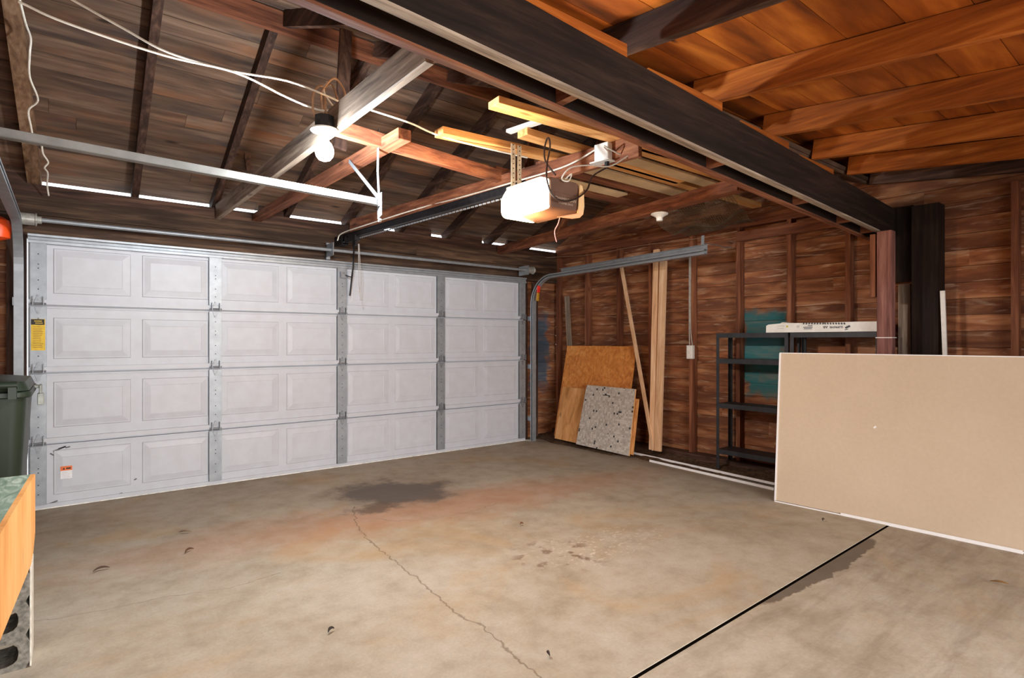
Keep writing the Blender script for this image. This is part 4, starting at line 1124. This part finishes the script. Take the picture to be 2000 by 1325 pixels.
m = leaning_sheet('x', (5.42, 5.55, 0.2), (5.42, 5.47, 0.2), (5.44, 5.70, 1.95), (5.44, 5.62, 1.95), 0.02, None)
tag(m.build('upright_board', W_grey(2)), 'dim grey board leaning on the wall above the strand board', 'board')
# switch box and conduit
sw = thing('switch_box', 'white surface switch box on a wall stud left of the shelf', 'switch', (5.43, 3.68, 1.13))
MB().box(5.40, 5.449, 3.63, 3.705, 1.13, 1.28).build('box_body', M_white, sw, 0.004)
MB().box(5.397, 5.40, 3.64, 3.695, 1.145, 1.265).box(5.39, 5.397, 3.66, 3.675, 1.19, 1.22).build('cover_plate', M_white, sw, 0.001)
m = MB().tube([(5.435, 3.685, 1.28), (5.435, 3.69, 1.5), (5.438, 3.69, 2.27)], 0.007, 8, smooth=4).tube([(5.435, 3.65, 1.28), (5.435, 3.67, 1.42), (5.435, 3.676, 1.6), (5.438, 3.675, 2.27)], 0.006, 8, smooth=4)
m.build('feed_cable', plain('grey_cable', (168, 160, 152), 0.5), sw, smooth=True)

# black steel shelf units
def shelf_unit(y1, y0, lab):
    t = thing('shelf_unit', lab, 'shelf', (5.3, (y0 + y1) / 2, 0.035), 'black steel shelves')
    xf, xb, zt = 5.18, 5.43, 1.405
    for y in (y0 + 0.016, y1 - 0.016):
        for x, s_ in ((xf, 1), (xb, -1)):
            sgn = 1 if y < (y0 + y1) / 2 else -1
            m = MB().box(x - 0.0015, x + 0.0015, y - 0.016, y + 0.016, 0.035, zt).box(x, x + 0.03 * s_, y - 0.016 * sgn - .0015, y - 0.016 * sgn + 0.0015, 0.035, zt)
            m.build('upright', M_shelf, t)
    for z in (0.20, 0.665, 1.115, 1.372):
        m = MB().box(xf - 0.001, xb + 0.001, y0 + 0.004, y1 - 0.004, z + 0.028, z + 0.032)
        m.box(xf - 0.004, xf - 0.0015, y0, y1, z - 0.012, z + 0.034).box(xb + 0.0015, xb + 0.004, y0, y1, z, z + 0.032)
        m.box(xf - 0.003, xb + 0.003, y0 + 0.002, y0 + 0.004, z, z + 0.032).box(xf - 0.003, xb + 0.003, y1 - 0.004, y1 - 0.002, z, z + 0.032)
        m.build('shelf_board', M_shelf, t)
    return t
shelf_unit(3.20, 2.475, 'black steel shelf unit at left with empty shelves')
shelf_unit(2.455, 1.73, 'black steel shelf unit behind the drywall carrying the shingle bundle')
# shingle bundle
sb = thing('shingle_bundle', 'white wrapped bundle of shingles lying on the black shelf', 'shingle bundle', (5.28, 2.2, 1.405))
X0 = 5.165
m = MB()
ys = [2.675, 2.655, 2.60, 2.52, 2.2, 1.9, 1.745]
zt_ = [1.470, 1.482, 1.486, 1.492, 1.488, 1.490, 1.488]
for i in range(len(ys) - 1):
    m.hexa([(X0, ys[i], 1.407), (X0, ys[i + 1], 1.407), (X0 + .28, ys[i + 1], 1.407), (X0 + .28, ys[i], 1.407), (X0 + 0.004, ys[i], zt_[i]), (X0 + 0.004, ys[i + 1], zt_[i + 1]), (X0 + .28, ys[i + 1], zt_[i + 1]), (X0 + .28, ys[i], zt_[i])])
m.build('wrapper', plain('white_wrapper', (234, 232, 226), 0.35, 0, 0.04, 14, 0.4, 0.2), sb)
m = MB().hexa([(X0 + .003, 2.55, 1.486), (X0 + .003, 2.42, 1.486), (X0 + .1, 2.42, 1.488), (X0 + .1, 2.55, 1.488), (X0 + .02, 2.53, 1.502), (X0 + .02, 2.45, 1.492), (X0 + .1, 2.45, 1.494), (X0 + .1, 2.53, 1.506)])
m.build('torn_flap', plain('white_wrapper', (234, 232, 226), 0.35), sb)
GY = plain('grey_ink', (70, 72, 78), 0.6)
def fp(px, py, d=0.001): return PX(px, py, X0 - d)
m = MB()
for k in range(16):                                   # slanted dashes along the top
    a = fp(1569 + k * 5.4, 633.8); b_ = fp(1569 + k * 5.4 + (1.2 if k < 8 else -1.6), 630.6)
    m.bar(a, b_, 0.011, 0.0012, up=(1, 0, 0))
m.build('printed_dashes', GY, sb)
m = MB()
for (x0, x1, y) in ((1578, 1587, 636.5), (1569, 1587, 639.5), (1570, 1586, 642.5)):
    m.bar(fp(x0, y), fp(x1, y), 0.0012, 0.006, up=(0, 0, 1))
m.build('printed_lines', GY, sb)
MB().bar(fp(1519, 637), fp(1532, 637), 0.001, 0.003).bar(fp(1519, 642), fp(1530, 642), 0.001, 0.003).build('faint_print', plain('faint_ink', (170, 170, 172), 0.6), sb)
m = MB().bar(fp(1651, 641), fp(1660, 636.8), 0.001, 0.016, up=(0, 0, 1)).bar(fp(1650, 644.5), fp(1656, 643.2), 0.001, 0.006, up=(0, 0, 1))
m.build('printed_logo', GY, sb)
MB().lathe(fp(1537.5, 638), [(0.009, -0.0005), (0.009, 0.0005)], 14, 'x').build('yellow_seal', plain('yellow_seal', (204, 186, 60), 0.5), sb)
MB().lathe(fp(1559, 638), [(0.011, -0.0005), (0.011, 0.0005)], 18, 'x').build('grey_seal', plain('faint_seal', (206, 206, 206), 0.5), sb)
text_part('printed_name', 'SUPREME', 0.027, GY, sb, fp(1633, 639), (0, 1, 0), (0, 0, -1))
text_part('printed_name', 'AR', 0.032, GY, sb, fp(1612, 639), (0, 1, 0), (0, 0, -1))

# posts and planks at the beam's right end
pa, pb = PX(1712, 600, 5.05), PX(1741, 600, 5.05)
m = MB().box(5.05, 5.14, pb.y, pa.y, 0.0, beam_z(5.1) - 0.014, 0.8)
pst = tag(m.build('support_post', wood('mauve_post', (70, 42, 38), (126, 84, 76), (160, 116, 104), 2), bevel=0.004), 'purplish brown post under the right end of the beam', 'post')
m = MB().box(5.044, 5.146, pb.y - .006, pa.y + .006, 1.352, 1.358)
tag(m.build('post_band', M_white), 'thin white band tied around the purplish post', 'band')
m = MB().box(5.06, 5.13, pa.y + 0.012, pa.y + 0.05, 1.68, beam_z(5.1) - 0.03, 0.7)
tag(m.build('post_cleat', W_red(2)), 'short reddish cleat on the far side of the purplish post', 'board')
m = leaning_sheet('x', (5.40, 1.67, 0.0), (5.40, 1.575, 0.0), (5.44, 1.685, 1.80), (5.44, 1.60, 1.80), 0.022, None)
tag(m.build('leaning_plank', W_grey(2)), 'grey-brown plank standing just right of the purplish post', 'board')
m = MB().box(5.37, 5.53, 1.39, 1.57, 0.0, 2.42, 0.4)
tag(m.build('corner_post', W_black(2)), 'black charred corner post right of the grey-brown plank', 'post')
m = leaning_sheet('x', (5.33, 1.315, 0.0), (5.33, 1.29, 0.0), (5.345, 1.375, 1.72), (5.345, 1.345, 1.72), 0.02, None)
tag(m.build('white_lath', M_white), 'thin white lath leaning against the black corner post', 'lath')

m = MB().box(5.42, 5.46, 1.575, 1.80, 1.82, 2.44, 0.3)
tag(m.build('upper_board', W_black(2)), 'blackened board above the grey-brown plank', 'board')

# drywall sheets
b0, b1 = PZ(1513, 977, 0.012), PZ(2000, 1077, 0.012)
d = (b1 - b0).normalized(); b1 = b0 + d * 2.44
lean_v = V((0.085, 0, 1.213))
dw = thing('drywall_sheet', 'large tan drywall sheet standing on edge in front of the shelves', 'drywall', (b0 + b1) / 2)
def dsheet(x_off, inset):
    n = V((d.y, -d.x, 0)); n = n if n.x > 0 else -n
    o = n * x_off
    return leaning_sheet('x', b0 + o + d * inset, b1 + o - d * inset, b0 + lean_v + o + d * inset, b1 + lean_v + o - d * inset - V((0, 0, -0.004)), 0.0127, None)
mt = NT('tan_drywall_paper'); nz = mt.noise(mt.coords(), 40, 3); nb = mt.noise(mt.coords(), 1.5, 3)
cc = mt.mix(0.3, mt.ramp(nb, [(0.3, (192, 171, 148)), (0.7, (202, 182, 159))]), mt.ramp(nz, [(0.3, (188, 167, 144)), (0.7, (204, 184, 161))]))
mt.out(cc, 0.85, 0, 0.2)
dsheet(0.0, 0.012).build('paper_face', mt.m, dw)
M_edge = plain('white_edge_tape', (238, 236, 236), 0.6, 0, 0.02)
n_ = V((-0.99, 0.07, 0.07))
m = MB().bar(b0 + d * 0.006, b0 + lean_v + d * 0.006, 0.012, 0.016, up=(1, 0, 0))
m.build('end_tape', M_edge, dw)
m = MB().bar(b0 + lean_v + V((0.005, 0, 0.003)), b1 + lean_v + V((0.005, 0, 0.003)), 0.015, 0.006)
m.build('top_tape', M_edge, dw)
c_ = PX(1710, 838, (b0.x + b1.x) / 2 + 0.02); t = (c_.y - b0.y) / d.y; s_ = c_.z / 1.213
c_ = b0 + d * t + lean_v * s_
MB().bar(c_ + V((-0.002, 0.008, -0.006)), c_ + V((-0.002, -0.006, 0.008)), 0.004, 0.012, up=(0, 0, 1)).build('paper_chip', M_edge, dw)
# white steel trims on the floor
def floor_strip(lab, p, q, w, z=0.0, name='metal_trim'):
    m = MB().bar((p.x, p.y, z), (q.x, q.y, z), w, 0.010, oz=1).bar((p.x - w * .45, p.y, z + 0.01), (q.x - w * .45, q.y, z + 0.01), 0.003, 0.014, oz=1)
    return tag(m.build(name, M_edge), lab, 'trim strip', 'white trim strips on the floor')
floor_strip('longest white trim strip starting in front of the mosaic panel', PZ(1228, 883, 0.02), PZ(1515, 946, 0.02), 0.045, 0.012)
floor_strip('second white trim strip, lying along the front of the longest one', PZ(1270, 902, 0.0), PZ(1513, 958, 0.0), 0.03, 0.0)
n2_ = V((-0.03, 0, 0))
pa, pb = PZ(1642, 1007, 0), PZ(1998, 1082, 0)
floor_strip('white trim strip under the lower edge of the tan drywall', pa + V((0.012, 0, 0)), pb + V((0.012, 0, 0)), 0.03, -0.004)
m = MB().bar(b0 + V((0.0, 0, -0.012)), b1 + V((0.0, 0, -0.012)), 0.016, 0.008, oz=1)
tag(m.build('metal_trim', M_edge), 'white corner bead carrying the bottom of the drywall sheet', 'trim strip', 'white trim strips on the floor')

# ------------------------------------------------------------------ left side: bench, block, cart
wb = thing('workbench', 'workbench with green mottled top and orange plywood side at far left', 'workbench', (-0.55, 2.3, 0.0))
def green_mat():
    t = NT('green_mottled_top'); co = t.coords()
    n = t.noise(t.mapping(co, (9, 2.2, 4)), 2.0, 6, 0.65, 2.0)
    return t.out(t.ramp(n, [(0.3, (96, 122, 106)), (0.5, (138, 160, 142)), (0.66, (190, 204, 188))]), 0.5)
def bex(y): return -0.122 - 0.053 * (3.2 - y)
MB().prism([(-1.1, 1.15, 0.735), (bex(1.15), 1.15, 0.735), (bex(3.2), 3.20, 0.735), (-1.1, 3.20, 0.735)], (0, 0, 0.017)).build('bench_top', green_mat(), wb)
M_ply = wood('orange_plywood', (204, 136, 70), (236, 172, 104), (246, 194, 130), 2, grain=5, blotch=0.6, knots=0.2)
m = MB().prism([(bex(y), y, z) for y, z in ((1.15, 0.752), (3.20, 0.752), (3.20, 0.50), (3.13, 0.435), (3.05, 0.408), (1.15, 0.47))], (0.016, 0, 0))
m.build('side_panel', M_ply, wb)
for x, y in ((-0.23, 2.52), (-1.05, 1.25), (-1.05, 3.1)):
    MB().box(x - 0.035, x + 0.035, y, y + 0.08, 0.0, 0.735).build('leg', W_orng(2), wb)
MB().box(-1.08, -0.25, 1.2, 3.15, 0.64, 0.734).build('apron', W_grey(0), wb)
# concrete block on end, open cores towards the camera
x0, x1, y0, y1, hB = -0.318, -0.118, 3.02, 3.215, 0.405
blk = MB()
def core_cell(m, za, zb, hx, hz):
    """one third of the block with a rounded core running through it from front to back"""
    n = 24; cx, cz = (x0 + x1) / 2, (za + zb) / 2; W, Hh = (x1 - x0) / 2, (zb - za) / 2
    b = len(m.v)
    for y in (y0, y1):
        for k in range(n):
            a = 2 * math.pi * (k + 0.5) / n; c, s_ = math.cos(a), math.sin(a)
            f = 1 / max(abs(c) / W, abs(s_) / Hh)
            m.v.append(V((cx + c * f, y, cz + s_ * f)))
        for k in range(n):
            a = 2 * math.pi * (k + 0.5) / n; c, s_ = math.cos(a), math.sin(a)
            f = 1 / ((abs(c) / hx) ** 3 + (abs(s_) / hz) ** 3) ** (1 / 3)
            m.v.append(V((cx + c * f, y, cz + s_ * f)))
    for k in range(n):
        k2 = (k + 1) % n
        m.face([b + k, b + k2, b + n + k2, b + n + k], 0.5)
        m.face([b + 2 * n + k, b + 2 * n + k2, b + 3 * n + k2, b + 3 * n + k], 0.5)
        m.face([b + n + k, b + n + k2, b + 3 * n + k2, b + 3 * n + k], 0.5)
        m.face([b + k, b + k2, b + 2 * n + k2, b + 2 * n + k], 0.5)
for za, zb in ((0.0, 0.135), (0.135, 0.27), (0.27, hB)): core_cell(blk, za, zb, 0.066, 0.046)
cb = thing('concrete_block', 'grey hollow concrete block standing on end under the bench corner', 'concrete block', ((x0 + x1) / 2, 3.11, 0))
blk.build('block_body', plain('cinder_block', (120, 116, 108), 0.95, 0, 0.25, 45, 0.1, 0.8), cb)
MB().box(x1, x1 + 0.006, y0 - 0.001, y1, 0.002, hB).build('pale_flank', plain('pale_block_side', (214, 208, 196), 0.9, 0, 0.1, 30, 0.1, 0.5), cb, 0.002)  # thin right side face, paler than the block body

cart = thing('wheeled_cart', 'dark green wheeled trash cart standing behind the workbench', 'trash cart', (-0.5, 4.2, 0.0))
M_cart = plain('dark_green_plastic', (36, 47, 36), 0.45, 0, 0.12, 5, 0.4)
def lrect(x0, x1, y0, y1, r, z):
    return [V((a, b_, z)) for a, b_ in rrect(x0, x1, y0, y1, r)]
def loft(m, rings):
    b = len(m.v); n = len(rings[0])
    for r in rings: m.v += r
    for i in range(len(rings) - 1):
        for k in range(n):
            k2 = (k + 1) % n
            m.face([b + i * n + k, b + i * n + k2, b + (i + 1) * n + k2, b + (i + 1) * n + k], 0.5)
    m.face([b + k for k in reversed(range(n))], 0.5); e = b + (len(rings) - 1) * n
    m.face([e + k for k in range(n)], 0.5)
    return m
cx0, cx1, cy0, cy1 = -0.80, -0.165, 3.88, 4.62
loft(MB(), [lrect(cx0 + .07, cx1 - .05, cy0 + .10, cy1 - .06, .05, 0.05), lrect(cx0 + .02, cx1 - .012, cy0 + .03, cy1 - .02, .06, 0.80), lrect(cx0, cx1, cy0, cy1, .06, 1.03)]).build('body', M_cart, cart, smooth=True)
loft(MB(), [lrect(cx0 - .02, cx1 + .022, cy0 - .02, cy1 + .02, .07, 1.032), lrect(cx0 - .02, cx1 + .022, cy0 - .02, cy1 + .02, .07, 1.066)]).build('rim', M_cart, cart, 0.006, smooth=True)
loft(MB(), [lrect(cx0 - .03, cx1 + .012, cy0 - .03, cy1 + .01, .07, 1.07), lrect(cx0 - .01, cx1 - .005, cy0 + .0, cy1 - .02, .07, 1.115), lrect(cx0 + .1, cx1 - .12, cy0 + .12, cy1 - .12, .07, 1.132)]).build('lid', M_cart, cart, smooth=True)
m = MB().tube([(cx0 + .06, cy0 - 0.075, 1.105), (cx1 - .03, cy0 - 0.075, 1.105)], 0.019, 12)
for x in (cx0 + .08, cx0 + .33, cx1 - .05): m.box(x - .016, x + .016, cy0 - .09, cy0 + .02, 1.035, 1.108)
m.build('handle', M_cart, cart, smooth=True)
m = MB().bar((cx1 + .045, 4.30, 1.045), (cx1 + .045, 4.44, 1.045), 0.012, 0.05).bar((cx1 + .01, 4.37, 1.06), (cx1 + .05, 4.37, 1.06), 0.10, 0.015).bar((cx1 + .045, 4.37, 1.02), (cx1 + .045, 4.37, 0.95), 0.03, 0.06, up=(0, 1, 0))
m.build('lift_bracket', plain('pale_grey_bracket', (150, 156, 150), 0.4), cart, 0.004)
for x in (cx0 + .08, cx1 - .09):
    MB().lathe((x - 0.02, cy0 + 0.07, 0.125), [(0.09, 0), (0.125, 0.008), (0.125, 0.04), (0.09, 0.048)], 24, 'x').build('wheel', M_black, cart)
# white down-conduit and stud clutter at the left edge behind the cart
m = MB().tube([(-0.48, 5.83, 0.3), (-0.48, 5.83, 1.9), (-0.47, 5.84, 2.1)], 0.012, 8)
tag(m.build('wall_conduit', plain('pale_conduit', (190, 182, 178), 0.4, 0.2), smooth=True), 'pale conduit on the door wall left of the left track', 'conduit')

# ------------------------------------------------------------------ leaf litter
def leaf(lab, px, py, L, ang, name='dry_leaf', col=(86, 54, 32)):
    p = PZ(px, py, 0.002); m = MB(); pts = []; L *= 0.8
    for k in range(9):
        t = k / 8 - 0.5
        pts.append((p + V((math.cos(ang) * L * t - math.sin(ang) * L * 0.25 * (1 - 4 * t * t) * 0.5, math.sin(ang) * L * t + math.cos(ang) * L * 0.25 * (1 - 4 * t * t) * 0.5, 0.010 + 0.01 * (1 - 4 * t * t)))))
    rr = [0.0012 + 0.0055 * math.sin(math.pi * (k + .3) / 8.6) for k in range(9)]
    m.tube(pts, rr, 6)
    return tag(m.build(name, plain('dead_leaf_%d' % (col[0]), col, 0.8), smooth=True), lab, 'leaf')
leaf('curled grey-brown dead leaf on the floor, upper of the two at left', 362, 1042, 0.10, 2.6, col=(112, 92, 74))
leaf('curled brown dead leaf on the floor, lower of the two at left', 370, 1079, 0.09, 0.7)
leaf('crumpled dark leaf on the floor nearest the concrete block', 198, 1116, 0.10, 0.2, col=(70, 50, 36))
leaf('dark wormlike twig on the bare floor left of the long crack', 647, 1236, 0.05, 0.5, 'twig', (40, 30, 26))
leaf('small dark twig between the long crack and the floor joint', 1072, 1283, 0.035, 1.2, 'twig', (50, 36, 28))
leaf('thin brown leaf on the lean-to slab near the drywall', 1952, 1142, 0.10, 1.9, col=(110, 78, 40))
leaf('small brown leaf scrap by the oil patch side of the long crack', 1019, 1027, 0.04, 0.1, col=(96, 60, 30))
leaf('brown chip beside the left end of the drywall', 1609, 1019, 0.06, 0.2, 'wood_chip', (70, 44, 34))
